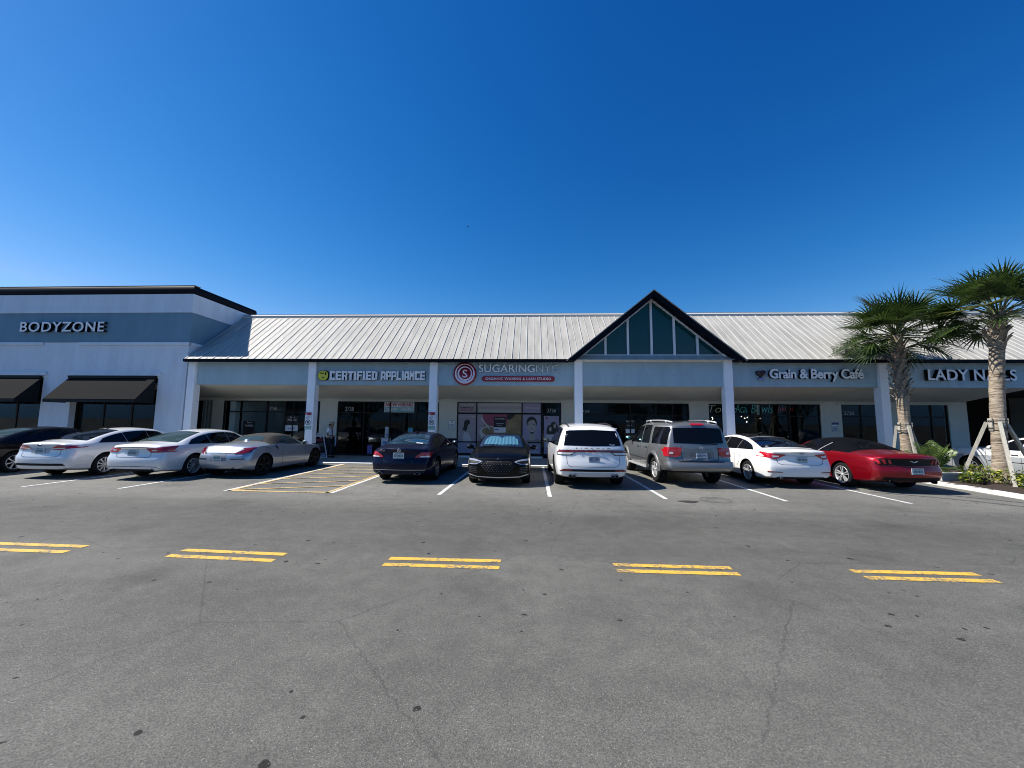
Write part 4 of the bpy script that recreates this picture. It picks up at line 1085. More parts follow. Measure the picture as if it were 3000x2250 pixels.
b = MB(); p = c.hit('r', .02, 1.115, .012); b.lathe([(.038, -.004), (.038, .006), (.03, .006), (.03, -.004)], 20, 'y', closed=True); b.lathe([(.02, -.004), (.02, .006), (.014, .006), (.014, -.004)], 16, 'y', closed=True)
o = b.build('emblem', M_CHROME, c.t); o.location = p; o.scale = (1.5, 1, 1)
sign_text('SEQUOIA', -.46, -.14, .77, .80, c.hit('r', -.3, .78, .004).y, .008, [M_SILVER], c.t, 'badge', False, bold=.01)
sign_text('LIMITED', .34, .48, .77, .785, c.hit('r', .4, .78, .004).y, .006, [M_BLACK], c.t, 'badge', False, bold=.01)
# flares, running boards, rack
for wy in (0, 3.0):
    for sg, q in ((1, 'R'), (-1, 'L')):
        b = MB(); rows = []
        for i in range(19):
            t = math.pi * i / 18; row = []
            for r_, e in ((.455, .0), (.47, .055), (.53, .055), (.57, .0)):
                p = c.hit(q, wy + r_ * math.cos(t), max(.42, .40 + r_ * math.sin(t)), 0) or Vector((sg * .95, wy + r_ * math.cos(t), .4 + r_ * math.sin(t)))
                row.append((sg * (.955 + e), wy + r_ * math.cos(t), .395 + r_ * math.sin(t)))
            rows.append(row)
        b.grid(rows); b.build('wheel_flare', GREYP, c.t)
for sg in (1, -1):
    b = MB(); b.prism([(sg * .85, .36), (sg * 1.03, .37), (sg * 1.03, .42), (sg * .85, .42)], 'y', .5, 2.5); b.build('running_board', M_SILVER, c.t, bevel=.01)
    b = MB(); pts = [c.hit('t', sg * .64, y, 0) for y in (-.75, -.3, .3, 1.0, 1.45)]
    b.tube([pts[0]] + [p + Vector((0, 0, .07)) for p in pts] + [pts[-1]], .022, 7)
    for p in pts[1:-1:2]: b.tube([p, p + Vector((0, 0, .07))], .03, 6)
    b.build('roof_rail', M_SILVER, c.t)
for y in (-.1, 1.0):
    b = MB(); a = c.hit('t', .64, y, .07); d = c.hit('t', -.64, y, .07); b.bar(a + Vector((0, 0, .0)), d, .05, .025); b.build('roof_crossbar', M_BLACK, c.t)
c.both('door_moulding', [(.55, .66), (2.44, .66)], [(.55, .70), (2.44, .70)], GREYP, eps=.02)
c.lines('panel_gap', [(q, pl) for q in 'RL' for pl in ([(.40, 1.12), (.62, .74), (.66, .42)], [(1.26, 1.12), (1.26, .74), (1.28, .42)], [(2.5, 1.08), (2.48, .74), (2.5, .42)])], wd=.010)
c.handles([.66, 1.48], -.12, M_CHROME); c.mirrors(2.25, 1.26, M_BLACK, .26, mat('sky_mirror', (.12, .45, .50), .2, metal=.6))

# white sedan with dark panoramic roof
S8 = scale_spec(SEDAN, 2.805 / 2.85, 1.0, 1.01)
S8['yr'], S8['yf'] = -1.10, 3.75
S8['top'] = [(-1.10, 1.02), (-1.02, 1.085), (-.85, 1.10), (-.62, 1.11), (-.35, 1.165), (.1, 1.305), (.5, 1.40), (.9, 1.455), (1.3, 1.475), (1.75, 1.43), (2.2, 1.27), (2.6, 1.07), (2.85, 1.01), (3.3, .92), (3.6, .80), (3.75, .62)]
for k in ('belt', 'rw', 'hw', 'bot'): S8[k] = [((-1.10 if i == 0 else (3.75 if i == len(S8[k]) - 1 else a)), b_) for i, (a, b_) in enumerate(S8[k])]
c = Car('white_sedan', 'bright white sedan with black glass roof and dark blue rear window beside the grey SUV', 'car', 7.56, 12.45, R(1.0), S8, WHITEP)
c.wheels('double', 5)
sedan_rest(c, S8, glass=mat('navy_car_glass', (.003, .005, .012), .02, spec=.6), pm=WHITEP, back=(-.46, .46, .70, .55), wins=[(-.28, .60, -.08, .58), (.615, 1.38, .595, 1.36), (1.395, 2.30, 1.375, 1.80)])
c.panel('glass_roof', 't', [(-.54, .50), (0, .47), (.54, .50)], [(-.53, 1.72), (0, 1.80), (.53, 1.72)], M_GLASS, eps=.006, nv=12)
c.lines('rear_window_trim', [('t', [(-.56, .48), (0, .45), (.56, .48)])], M_SILVER, .012, .008)
c.mir('tail_light', 'r', [(.40, .925), (.66, .80), (.90, .86)], [(.40, .94), (.68, .965), (.90, .99)], M_RED, eps=.010, nv=8)
c.both('tail_light', [(-.90, .86), (-.70, .95)], [(-.90, .975), (-.56, 1.0)], M_RED, eps=.008)
c.mir('reverse_light', 'r', [(.58, .87), (.74, .855)], [(.58, .905), (.74, .91)], M_CLEAR, eps=.014)
c.lines('trunk_gap', [('r', [(-.66, .96), (-.62, .70), (-.52, .66), (.52, .66), (.62, .70), (.66, .96)]), ('r', [(-.64, .905), (.64, .905)])], wd=.010)
c.plate(.03, .80)
b = MB(); p = c.hit('r', .03, .985, .010); b.lathe([(.034, -.004), (.034, .006), (.027, .006), (.027, -.004)], 20, 'y', closed=True); b.bar((-.014, 0, -.022), (-.006, 0, .022), .01, .008, upv=(0, 1, 0)); b.bar((.006, 0, -.022), (.014, 0, .022), .01, .008, upv=(0, 1, 0)); b.bar((-.01, 0, 0), (.01, 0, 0), .01, .008, upv=(0, 1, 0))
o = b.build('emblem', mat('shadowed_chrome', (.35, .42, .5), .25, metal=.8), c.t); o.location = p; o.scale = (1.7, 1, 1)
c.mir('reflector', 'r', [(.50, .44), (.86, .44)], [(.56, .462), (.86, .475)], M_DRED, eps=.008)
c.panel('lower_valance', 'r', [(-.80, .25), (.80, .25)], [(-.62, .325), (.62, .325)], M_BLACK, eps=.008)
c.exhaust((-.56,), .29, .035, MATS['dim_alloy'])
b = MB(); p = c.hit('t', 0, .80, 0); b.tube([(0, .86, p.z + .005), (0, .78, p.z + .05), (0, .68, p.z + .07), (0, .66, p.z + .005)], [.03, .024, .012, .01], 8); b.build('antenna_fin', M_BLACK, c.t)
b = MB(); p = c.hit('t', -.52, -.40, .01); b.ell(p, .05, .03, .012, 10); b.build('window_sticker', M_WHITE, c.t)

# red convertible with black cloth roof
M_SOFTB = mat('black_soft_top', (.0045, .005, .007), .95, spec=.03, bump=.3, bscale=150)
S9 = dict(yr=-1.22, yf=3.57, wb=2.72, R=.345, tw=.25, rimf=.73, corner=.42, cw=.13, bowr=.17, bowf=.30, gap=.045,
    top=[(-1.22, .92), (-1.15, 1.0), (-.95, 1.035), (-.6, 1.055), (-.35, 1.07), (-.22, 1.10), (.05, 1.20), (.4, 1.315), (.7, 1.37), (1.05, 1.39), (1.4, 1.375), (1.65, 1.32), (2.0, 1.16), (2.35, 1.0), (2.6, .96), (3.1, .90), (3.4, .78), (3.57, .62)],
    belt=[(-1.22, .84), (-.7, .95), (-.2, .985), (.6, .97), (1.6, .95), (2.4, .92), (3.1, .82), (3.57, .56)],
    rw=[(-1.22, .70), (-.6, .76), (-.2, .72), (.3, .60), (.8, .55), (1.4, .55), (1.8, .60), (2.4, .72), (3.1, .74), (3.57, .58)],
    hw=[(-1.22, .90), (-.3, .958), (.4, .955), (1.2, .93), (2.4, .94), (2.9, .945), (3.57, .86)],
    bot=[(-1.22, .33), (-.7, .26), (0, .20), (2.7, .19), (3.57, .22)],
    pr=[(.2, .18), (.33, .06), (.45, .0), (.62, .0), (.70, .05), (.88, .03), (.95, -.02), (1.03, .04)], pf=[(.2, .06), (.45, 0), (.8, .1)],
    soft=(-.26, 1.66), soft_m=M_SOFTB)
REDP = paint('deep_red_car_paint', (.24, .002, .008), .5, .35, .6, .3)
c = Car('red_convertible', 'deep red two-door convertible with its black cloth roof closed', 'car', 10.06, 12.05, R(1.2), S9, REDP)
c.wheels('double', 5, dark=M_BLACK)
c.side_glass([(.42, .90, .62, .86), (.96, 2.12, .92, 1.60)], None, .10)
c.lines('window_trim', [(q, [(.93, .985), (.62, 1.24)]) for q in 'RL'], M_SILVER, .02, .008)
c.panel('rear_window', 't', [(-.50, -.14), (0, -.17), (.50, -.14)], [(-.42, .26), (0, .24), (.42, .26)], M_GLASS, nv=6)
c.panel('windshield', 't', [(-.64, 2.30), (0, 2.40), (.64, 2.30)], [(-.53, 1.70), (0, 1.75), (.53, 1.70)], M_GLASS)
c.panel('tail_panel', 'r', [(-.84, .745), (0, .72), (.84, .745)], [(-.80, .90), (0, .905), (.80, .90)], M_BLACK, eps=.006, nv=6, nu=24)
for k in range(3):
    c.mir('tail_light', 'r', [(.50 + .12 * k, .765), (.555 + .12 * k, .765)], [(.535 + .12 * k, .875), (.60 + .12 * k, .875)], M_RED, eps=.012, nu=4, nv=4)
b = MB(); p = c.hit('r', .02, .835, .014)
b.add([(-.12, 0, .02), (-.04, 0, .012), (.0, 0, -.012), (.03, 0, .012), (.12, 0, .03), (.06, 0, -.012), (.02, 0, -.03), (-.03, 0, -.016)], [(0, 1, 2, 7), (2, 3, 5, 6), (3, 4, 5), (2, 6, 7)]); o = b.build('emblem', M_SILVER, c.t); o.location = p
c.plate(.05, .585, wd=.31, ht=.16, eps=.02)
c.panel('rear_diffuser', 'r', [(-.80, .26), (.80, .26)], [(-.70, .42), (.70, .42)], M_BLACK, eps=.008, nv=4)
c.exhaust((-.56, .56), .31, .05, M_BLACK)
c.lines('panel_gap', [(q, pl) for q in 'RL' for pl in ([(.72, .96), (.66, .6), (.76, .30)], [(2.24, .92), (2.18, .6), (2.22, .28)])] + [('r', [(-.78, .92), (-.74, .70), (.74, .70), (.78, .92)])], wd=.009)
c.both('haunch_crease', [(-.85, .60), (-.40, .63)], [(-.85, .615), (-.40, .64)], REDP, eps=.02, nv=2)
c.both('sill_trim', [(.45, .235), (2.3, .225)], [(.45, .262), (2.3, .25)], M_SILVER, eps=.01, nv=2)
c.mirrors(1.98, 1.0, REDP); c.handles([.98], -.12, REDP)
b = MB(); p = c.hit('t', .35, -.55, .006); b.lathe([(.0, .002), (.06, .002), (.065, 0)], 16, 'z', p); b.build('deck_reflection_badge', M_CHROME, c.t) if False else None

# big white two-tone sedan behind the planter
S10 = scale_spec(SEDAN, 2.98 / 2.85, 1.0, 1.06)
S10['yr'], S10['yf'] = -1.25, 4.0
S10['top'] = [(-1.25, .98), (-1.18, 1.05), (-.9, 1.075), (-.45, 1.09), (-.2, 1.14), (.15, 1.33), (.45, 1.45), (.8, 1.485), (1.4, 1.49), (1.75, 1.46), (2.1, 1.33), (2.5, 1.13), (2.72, 1.075), (3.2, 1.055), (3.7, 1.0), (3.92, .92), (4.0, .78)]
S10['belt'] = [(-1.25, .92), (-.3, .985), (1, .98), (2.6, .98), (3.4, .96), (4.0, .70)]
S10['rw'] = [(-1.25, .78), (-.4, .78), (.3, .64), (1, .62), (1.7, .64), (2.6, .78), (3.5, .80), (4.0, .74)]
S10['hw'] = [(-1.25, .95), (1, .985), (3, .985), (4.0, .95)]
S10['bot'] = [(-1.25, .30), (0, .24), (3, .24), (4.0, .28)]
S10.update(clad=1, clad_m=mat('grey_cladding', (.30, .32, .34), .4, coat=.5), corner=.22, cw=.06, bowf=.08, pf=[(.2, .05), (.5, 0), (.9, .04)], R=.345, rimf=.64)
c = Car('white_sedan', 'large white sedan with grey lower body parked nose-in beyond the planter', 'car', 16.85, 12.0, R(0), S10, WHITEP)
c.wheels('spokes', 8)
c.side_glass([(.10, .72, .34, .70), (1.0, 1.46, .92, 1.42), (1.56, 2.42, 1.52, 1.86)], None, .12)
c.panel('windshield', 't', [(-.70, 2.46), (0, 2.56), (.70, 2.46)], [(-.58, 1.84), (0, 1.88), (.58, 1.84)], mat('windshield_glare', (.62, .63, .64), .4, coat=1), nv=8)  # sun glare on this windshield is put into its pale colour
c.panel('rear_window', 't', [(-.64, -.14), (0, -.18), (.64, -.14)], [(-.56, .34), (0, .32), (.56, .34)], M_GLASS)
c.lines('body_moulding', [(q, [(.45, .60), (2.4, .61)]) for q in 'RL'], M_BLACK, .02, .006)
c.lines('panel_gap', [(q, pl) for q in 'RL' for pl in ([(.70, .96), (.64, .6), (.70, .32)], [(1.52, .96), (1.48, .6), (1.5, .32)], [(2.5, .96), (2.46, .6), (2.46, .32)])], wd=.009)
c.handles([.86, 1.66], -.13, MATS['dim_alloy']); c.mirrors(2.26, 1.06, WHITEP)
c.mir('headlight', 'f', [(.56, .72), (.90, .72)], [(.56, .86), (.90, .86)], M_HL, eps=.01)
c.mir('tail_light', 'r', [(.50, .72), (.90, .72)], [(.50, .9), (.90, .9)], M_RED, eps=.01)
# ------------------------------------------------------------------ shop signs (channel letters)
FY = 16.465
def sign_thing(name, label, x, y, z, cat='sign', group=None):
    t = thing(name, label, cat, (x, y, z), 0, group)
    t['_o'] = 1; del t['_o']
    return t
def home(o, t):
    o.location = tuple(-q for q in t.location); return o
def letters(t, txt, x0, x1, z0, z1, y, d, face, side, **k):
    for o in sign_text(txt, x0, x1, z0, z1, y, d, [face, side], t, **k): home(o, t)
M_FACE = mat('letter_face', (.86, .86, .86), .5)
t = sign_thing('shop_sign', 'row of eight white capital letters with black sides on the corner building', -21.7, 16.38, 5.9)
letters(t, 'BODYZONE', -23.48, -19.40, 5.70, 6.16, 16.375, .14, M_FACE, M_BLACK, bold=.015, space=1.1)
t = sign_thing('shop_sign', 'chunky white letters with a yellow socket logo on the blue fascia', -7, FY, 3.7)
# squared block letters on a 6 x 9 grid: rectangles (u0, v0, u1, v1), butted edge to edge
BLK = {'C': [(0, 0, 2.4, 9), (2.4, 0, 6, 2.3), (2.4, 6.7, 6, 9)], 'E': [(0, 0, 2.4, 9), (2.4, 0, 6, 2), (2.4, 3.6, 6, 5.4), (2.4, 7, 6, 9)], 'F': [(0, 0, 2.4, 9), (2.4, 3.6, 5.6, 5.4), (2.4, 7, 6, 9)],
       'R': [(0, 0, 2.4, 9), (2.4, 7, 4.2, 9), (2.4, 3.4, 4.2, 5), (4.2, 4.6, 6, 9), (3.7, 0, 6, 3.4), (4.2, 3.4, 5.2, 4.6)], 'T': [(0, 6.8, 6, 9), (1.8, 0, 4.2, 6.8)], 'I': [(0, 0, 2.4, 9)],
       'D': [(0, 0, 2.4, 9), (2.4, 0, 3.7, 2), (2.4, 7, 3.7, 9), (3.7, .6, 6, 8.4)], 'A': [(0, 0, 2.2, 8.2), (3.8, 0, 6, 8.2), (2.2, 2.2, 3.8, 4), (2.2, 6.6, 3.8, 9), (.7, 8.2, 2.2, 9), (3.8, 8.2, 5.3, 9)],
       'P': [(0, 0, 2.4, 9), (2.4, 7, 4.2, 9), (2.4, 3, 4.2, 4.8), (4.2, 3.3, 6, 8.7)], 'L': [(0, 0, 2.4, 9), (2.4, 0, 5.6, 2.3)], 'N': [(0, 0, 2.1, 9), (3.9, 0, 6, 9), (2.1, 3.6, 3.9, 7.4)]}
def block_word(t, txt, x0, x1, z0, z1, y, d):
    wd = [3.1 if ch == 'I' else 6.55 for ch in txt]; u = (x1 - x0) / (sum(wd) - .55); v_ = (z1 - z0) / 9; x = x0
    for ch, w_ in zip(txt, wd):
        bs, bf = MB(), MB()
        for a, b0, c_, e in BLK[ch]: bs.box(x + a * u, x + c_ * u, y - d, y, z0 + b0 * v_, z0 + e * v_, 0); bs.add([(x + a * u, y - d - .003, z0 + b0 * v_), (x + c_ * u, y - d - .003, z0 + b0 * v_), (x + c_ * u, y - d - .003, z0 + e * v_), (x + a * u, y - d - .003, z0 + e * v_)], [(0, 1, 2, 3)], 1)
        home(bs.build('letter', [M_BLACK, M_FACE], t, recalc=False), t); x += w_ * u
block_word(t, 'CERTIFIED', -8.83, -6.70, 3.545, 3.94, FY, .10)
block_word(t, 'APPLIANCE', -6.55, -4.60, 3.545, 3.94, FY, .10)
b = MB(); cx, cz = -9.125, 3.745
oc = [(cx + .235 * a, cz + .215 * c_) for a, c_ in ((-.55, -1), (.55, -1), (.85, -.7), (1, -.3), (1, .3), (.85, .7), (.55, 1), (-.55, 1), (-.85, .7), (-1, .3), (-1, -.3), (-.85, -.7))]
b.prism(oc, 'y', FY - .10, FY); lo = home(b.build('logo', M_BLACK, t), t)
b = MB(); b.prism([(cx + (x - cx) * .93, cz + (z - cz) * .93) for x, z in oc], 'y', FY - .108, FY - .101); b.build('logo_face', mat('sign_yellow', (.62, .60, .04), .4), lo)
b = MB(); b.box(cx - .15, cx + .03, FY - .116, FY - .109, cz + .075, cz + .115); b.box(cx + .09, cx + .14, FY - .116, FY - .109, cz + .01, cz + .16); b.prism([(cx - .05, cz - .07), (cx + .06, cz - .07), (cx, cz - .15)], 'y', FY - .116, FY - .109); b.build('logo_slots', M_BLACK, lo)
t = sign_thing('shop_sign', 'round dark red spiral logo with thin white capitals and a red pill shaped strip', -1.2, FY, 3.85)
M_MAROON = mat('sign_maroon', (.28, .010, .022), .4); M_PINKW = mat('sign_pinkish_white', (.86, .74, .80), .5)
cx, cz = -2.87, 3.84
b = MB(); b.lathe([(0, 0), (.50, 0), (.50, -.09), (0, -.09)], 40, 'y', (cx, FY, cz)); lo = home(b.build('logo', M_MAROON, t), t)
b = MB()
def crescent(ro, ri, ox, oz, y):
    n = 40; b.add([(cx + ro * math.cos(2 * math.pi * i / n), y, cz + ro * math.sin(2 * math.pi * i / n)) for i in range(n)] + [(cx + ox + ri * math.cos(2 * math.pi * i / n), y, cz + oz + ri * math.sin(2 * math.pi * i / n)) for i in range(n)],
                  [(i, (i + 1) % n, n + (i + 1) % n, n + i) for i in range(n)])
crescent(.43, .365, .0, .035, FY - .096); crescent(.315, .255, .012, .015, FY - .096)
b.build('logo_rings', M_PINKW, lo)
for o in sign_text('S', cx - .10, cx + .11, cz - .17, cz + .17, FY - .092, .006, [M_PINKW], lo, 'logo_letter', False, bold=.01): pass
letters(t, 'SUGARING', -2.27, .14, 3.905, 4.245, FY, .07, M_FACE, M_BLACK, bold=.008)
letters(t, 'NYC', .20, 1.135, 3.905, 4.225, FY, .07, M_FACE, M_BLACK, bold=-.018)
b = MB(); pl = []
for i in range(13):
    a = math.pi / 2 + math.pi * i / 12; pl.append((-2.02 + .115 * math.cos(a), 3.63 + .115 * math.sin(a)))
for i in range(13):
    a = -math.pi / 2 + math.pi * i / 12; pl.append((.88 + .115 * math.cos(a), 3.63 + .115 * math.sin(a)))
b.prism(pl, 'y', FY - .06, FY); po = home(b.build('strip', M_MAROON, t), t)
sign_text('ORGANIC WAXING & LASH STUDIO', -1.98, .84, 3.575, 3.685, FY - .06, .008, [M_PINKW], po, 'lettering', False, bold=.014, space=1.06)
t = sign_thing('shop_sign', 'white mixed-case letters with a small bowl logo on the blue fascia right of the gable', 11.4, FY, 3.85)
letters(t, 'Grain & Berry Café', 9.83, 13.56, 3.55, 4.08, FY, .13, M_FACE, M_BLACK, bold=.03, space=.95)
cx, cz = 9.50, 3.84
b = MB(); b.lathe([(.0, -.22), (.12, -.21), (.05, -.13), (.07, -.08), (.17, .02), (.20, .12), (.16, .14), (0, .14)], 20, 'z', (cx, FY - .07, cz)); lo = b.build('logo', mat('dark_bowl', (.02, .01, .02), .4), t); home(lo, t); 
b = MB(); b.ell((cx, FY - .16, cz + .11), .17, .06, .075, 12); b.build('logo_fruit', mat('bowl_fruit', (.55, .36, .26), .5, var=.6, vscale=25), lo)
b = MB(); b.ell((cx + .02, FY - .18, cz + .12), .055, .06, .06, 8); b.build('logo_berry', mat('bowl_berry', (.35, .03, .20), .5), lo)
b = MB(); b.ell((cx, FY - .12, cz - .19), .13, .07, .05, 12); b.build('logo_foot', mat('bowl_foot', (.25, .32, .62), .5), lo)
t = sign_thing('shop_sign', 'large white capital letters with deep black sides behind the right palm trunk', 17.9, FY, 3.85)
letters(t, 'LADY NAILS', 16.02, 19.40, 3.61, 4.065, FY, .16, M_FACE, M_BLACK, bold=.02, space=1.05)
b = MB()
for x in (3.66, 4.02, 4.55, 4.88, 5.2, 5.46, 5.98, 6.5): b.lathe([(0, 0), (.016, 0), (.016, -.01), (0, -.01)], 8, 'y', (x, 16.48, 3.82))
sp_(b, 'fixing_hole', mat('dark_hole', (.06, .08, .1), .9))

# ------------------------------------------------------------------ posters, notices and lettering on the shop windows
PY = 19.276
def poster(name, label, x0, x1, z0, z1, col, cat='poster', shapes=(), texts=(), y=PY, group=None):
    t = thing(name, label, cat, ((x0 + x1) / 2, y, z0), 0, group)
    b = MB(); b.box(x0, x1, y - .005, y, z0, z1); home(b.build('sheet', col, t), t)
    k = 0
    for nm, m, pl in shapes:
        k += 1; b = MB(); b.add([(x0 + (x1 - x0) * u, y - .0055 - .0012 * k, z0 + (z1 - z0) * v_) for u, v_ in pl], [tuple(range(len(pl)))]); home(b.build(nm, m, t, recalc=False), t)
    for txt, m, u0, u1, v0, v1 in texts:
        for o in sign_text(txt, x0 + (x1 - x0) * u0, x0 + (x1 - x0) * u1, z0 + (z1 - z0) * v0, z0 + (z1 - z0) * v1, y - .006, .002, [m], t, 'lettering', False, bold=.03): home(o, t)
    return t
def oval(cx, cy, rx, ry, n=20, a0=0, a1=360): return [(cx + rx * math.cos(R(a0 + (a1 - a0) * i / n)), cy + ry * math.sin(R(a0 + (a1 - a0) * i / n))) for i in range(n + (a1 - a0 < 360))]
P_MAUVE = mat('print_mauve', (.34, .29, .32), .6); P_LILAC = mat('print_lilac', (.28, .26, .38), .6); P_PALE = mat('print_pale', (.50, .48, .50), .6)
P_GREY = mat('print_grey', (.36, .35, .35), .6); P_DARK = mat('print_black', (.012, .012, .012), .6); P_RED = mat('print_red', (.30, .03, .05), .6)
P_SKIN = mat('print_grey_skin', (.34, .31, .29), .6); P_WAX = mat('print_amber', (.24, .165, .075), .5, var=.4, vscale=2); P_ROSE = mat('print_rose', (.27, .055, .10), .6)
P_WHITE = mat('print_white', (.66, .66, .68), .6); P_TEAL = mat('print_teal', (.05, .34, .42), .6); P_BLUE = mat('print_blue', (.10, .20, .50), .6); P_PURP = mat('print_purple', (.20, .14, .42), .6)
poster('window_poster', 'mauve panel with dark and red capitals, top left of the poster window', -3.68, -2.76, 2.24, 2.72, P_MAUVE, texts=[('SPA-LIKE', P_PALE, .15, .85, .68, .88), ('EXPERIENCE', P_DARK, .13, .83, .42, .60), ('SERVICES AVAILABLE', P_RED, .13, .85, .16, .32)])
poster('window_poster', 'long grey panel repeating pale capitals along the top of the poster window', -2.70, -.49, 2.24, 2.72, P_GREY, texts=[('COMING SOON. COMING SOON', P_PALE, .02, .98, .70, .93), ('COMING SOON. COMING SOON', P_MAUVE, .02, .98, .40, .60), ('COMING SOON. COMING SOON', P_PALE, .02, .98, .08, .31)])
poster('window_poster', 'small lilac panel with one pale line of text above the smiling face', -.43, .46, 2.24, 2.72, P_LILAC, texts=[('100% Organic', P_PALE, .12, .92, .42, .60)])
wb = [(.30, .0), (.28, .18), (.36, .34), (.52, .33), (.66, .22), (.74, .05), (.72, .0)]
poster('window_poster', 'tall mauve panel picturing a long haired woman from behind', -3.68, -2.74, .81, 2.16, P_MAUVE,
       shapes=[('figure', P_SKIN, [(.40, .28), (.38, .45), (.44, .60), (.60, .60), (.72, .50), (.70, .30)]), ('skirt', P_PALE, wb), ('hair', P_DARK, [(.24, .38), (.34, .56), (.34, .70), (.42, .78), (.55, .80), (.66, .74), (.64, .64), (.54, .60), (.50, .44), (.42, .34), (.34, .42)])],
       texts=[('COMFORT IS IN BLOOM', P_PALE, .08, .92, .90, .94)])
poster('window_poster', 'wide amber and rose panel picturing a white tub of wax with a spoon', -2.70, -.49, .81, 2.16, P_WAX,
       shapes=[('rose_ground', P_ROSE, [(.10, 1), (.72, 1), (.66, .62), (.40, .55), (.18, .66)]), ('mauve_ground', P_MAUVE, [(0, 0), (0, 1), (.12, 1), (.16, .6), (.06, .3), (.06, 0)]), ('tub', P_PALE, oval(.27, .34, .22, .23) + []), ('tub_side', P_PALE, [(.06, .34), (.10, 0), (.46, 0), (.49, .34)]), ('wax', P_WAX, oval(.28, .38, .17, .15)),
               ('spoon', P_PALE, [(.07, .85), (.10, .88), (.12, .84), (.30, .45), (.28, .43)]), ('leaf', P_DARK, [(.66, .84), (.68, 1), (.86, 1), (.80, .88), (.74, .80)])])
fc = [('neck', P_SKIN, [(.36, .0), (.38, .26), (.66, .26), (.72, .0)]), ('hair', P_DARK, oval(.50, .70, .29, .23)), ('face', P_SKIN, [(.27, .66), (.26, .52), (.30, .40), (.36, .30), (.44, .225), (.50, .21), (.57, .225), (.66, .31), (.71, .42), (.735, .54), (.73, .66), (.66, .78), (.50, .83), (.34, .78)]), ('fringe', P_DARK, [(.24, .62), (.27, .80), (.40, .91), (.58, .92), (.72, .82), (.76, .62), (.71, .74), (.60, .82), (.46, .79), (.33, .74)]),
      ('eyebrow', P_DARK, [(.28, .63), (.42, .65), (.42, .67), (.28, .655)]), ('eyebrow', P_DARK, [(.55, .65), (.70, .61), (.70, .635), (.55, .67)]),
      ('eye', P_PALE, oval(.36, .59, .055, .018, 12)), ('eye', P_PALE, oval(.62, .575, .055, .018, 12)), ('iris', P_DARK, oval(.37, .59, .022, .018, 10)), ('iris', P_DARK, oval(.635, .575, .022, .018, 10)),
      ('nose', mat('print_skin_shadow', (.20, .18, .17), .6), [(.47, .47), (.50, .45), (.57, .46), (.53, .52)]), ('mouth', P_DARK, [(.38, .40), (.52, .385), (.66, .41), (.60, .31), (.50, .29), (.43, .32)]), ('teeth', P_WHITE, [(.41, .395), (.52, .38), (.63, .40), (.58, .36), (.47, .355)]),
      ('collar', MATS['print_skin_shadow'], [(.0, .0), (.22, .09), (.5, .05), (.80, .12), (1, .06), (1, 0)])]
poster('window_poster', 'lilac panel picturing a laughing dark haired face in black and white', -.43, .47, .81, 2.16, P_LILAC, shapes=fc)
poster('window_poster', 'low lilac panel with pale lettering left of the black sedan with the sunshade', -3.67, -2.75, .16, .75, P_LILAC, texts=[('WE ARE HIRING', P_MAUVE, .06, .94, .58, .76), ('now', P_MAUVE, .38, .62, .30, .42)])
poster('window_poster', 'low mauve panel behind the black sedan with the sunshade', -2.70, -.49, .16, .75, P_MAUVE)
poster('window_poster', 'low lilac panel with large pale OFF lettering right of the black sedan', -.43, .46, .16, .75, P_LILAC, texts=[('20% OFF', P_PALE, .14, .90, .52, .72), ('a session', P_PALE, .14, .90, .22, .42)])
poster('door_poster', 'tall lilac poster with a red dot and two dark heads on the shop door', .63, 1.37, .20, 2.10, P_LILAC,
       shapes=[('dot', P_ROSE, oval(.18, .94, .085, .035)), ('figures', P_DARK, [(.16, .54), (.18, .68), (.30, .76), (.42, .76), (.52, .84), (.72, .85), (.90, .76), (.96, .62), (.80, .55), (.5, .52)]), ('face', P_SKIN, oval(.42, .66, .09, .06)), ('face', P_SKIN, oval(.72, .74, .09, .06)), ('shoulder', P_PALE, [(.1, .2), (.12, .50), (.5, .52), (.9, .50), (.95, .2)])])
poster('notice_paper', 'black and white letting notice stuck over the wax tub panel', -1.86, -1.27, 1.25, 2.03, P_DARK, 'notice', shapes=[('white_half', P_WHITE, [(.0, .0), (1, .0), (1, .34), (0, .34)]), ('blue_bar', P_BLUE, [(.06, .16), (.42, .16), (.42, .24), (.06, .24)])], texts=[('Space Available', P_PALE, .10, .90, .82, .93), ('Your business here', P_PALE, .18, .82, .56, .62), ('Call today', P_PALE, .28, .72, .44, .50)], y=PY - .022)
poster('notice_paper', 'dark letting notice in the left shop window nearer the white post with parking signs', -12.58, -11.92, 1.22, 2.0, P_DARK, 'notice', shapes=[('white_half', P_WHITE, [(.0, .0), (1, .0), (1, .38), (0, .38)]), ('grey_bar', P_BLUE, [(.2, .16), (.8, .16), (.8, .22), (.2, .22)])], texts=[('Space', P_PALE, .30, .72, .84, .96), ('Available', P_PALE, .14, .86, .68, .80)])
poster('notice_paper', 'dark letting notice in the left shop window above the silver convertible', -14.82, -14.2, .80, 1.73, P_DARK, 'notice', shapes=[('white_half', P_WHITE, [(.0, .0), (1, .0), (1, .22), (0, .22)])], texts=[('Space', P_PALE, .30, .72, .84, .96), ('Available', P_PALE, .14, .86, .68, .80)])
poster('notice_paper', 'dark letting notice in the window beneath the gable', 4.62, 5.05, 1.30, 1.95, P_DARK, 'notice', shapes=[('white_half', P_WHITE, [(.0, .0), (1, .0), (1, .3), (0, .3)])], texts=[('Space Available', P_PALE, .06, .94, .82, .94), ('Call today', P_PALE, .2, .7, .5, .6)])
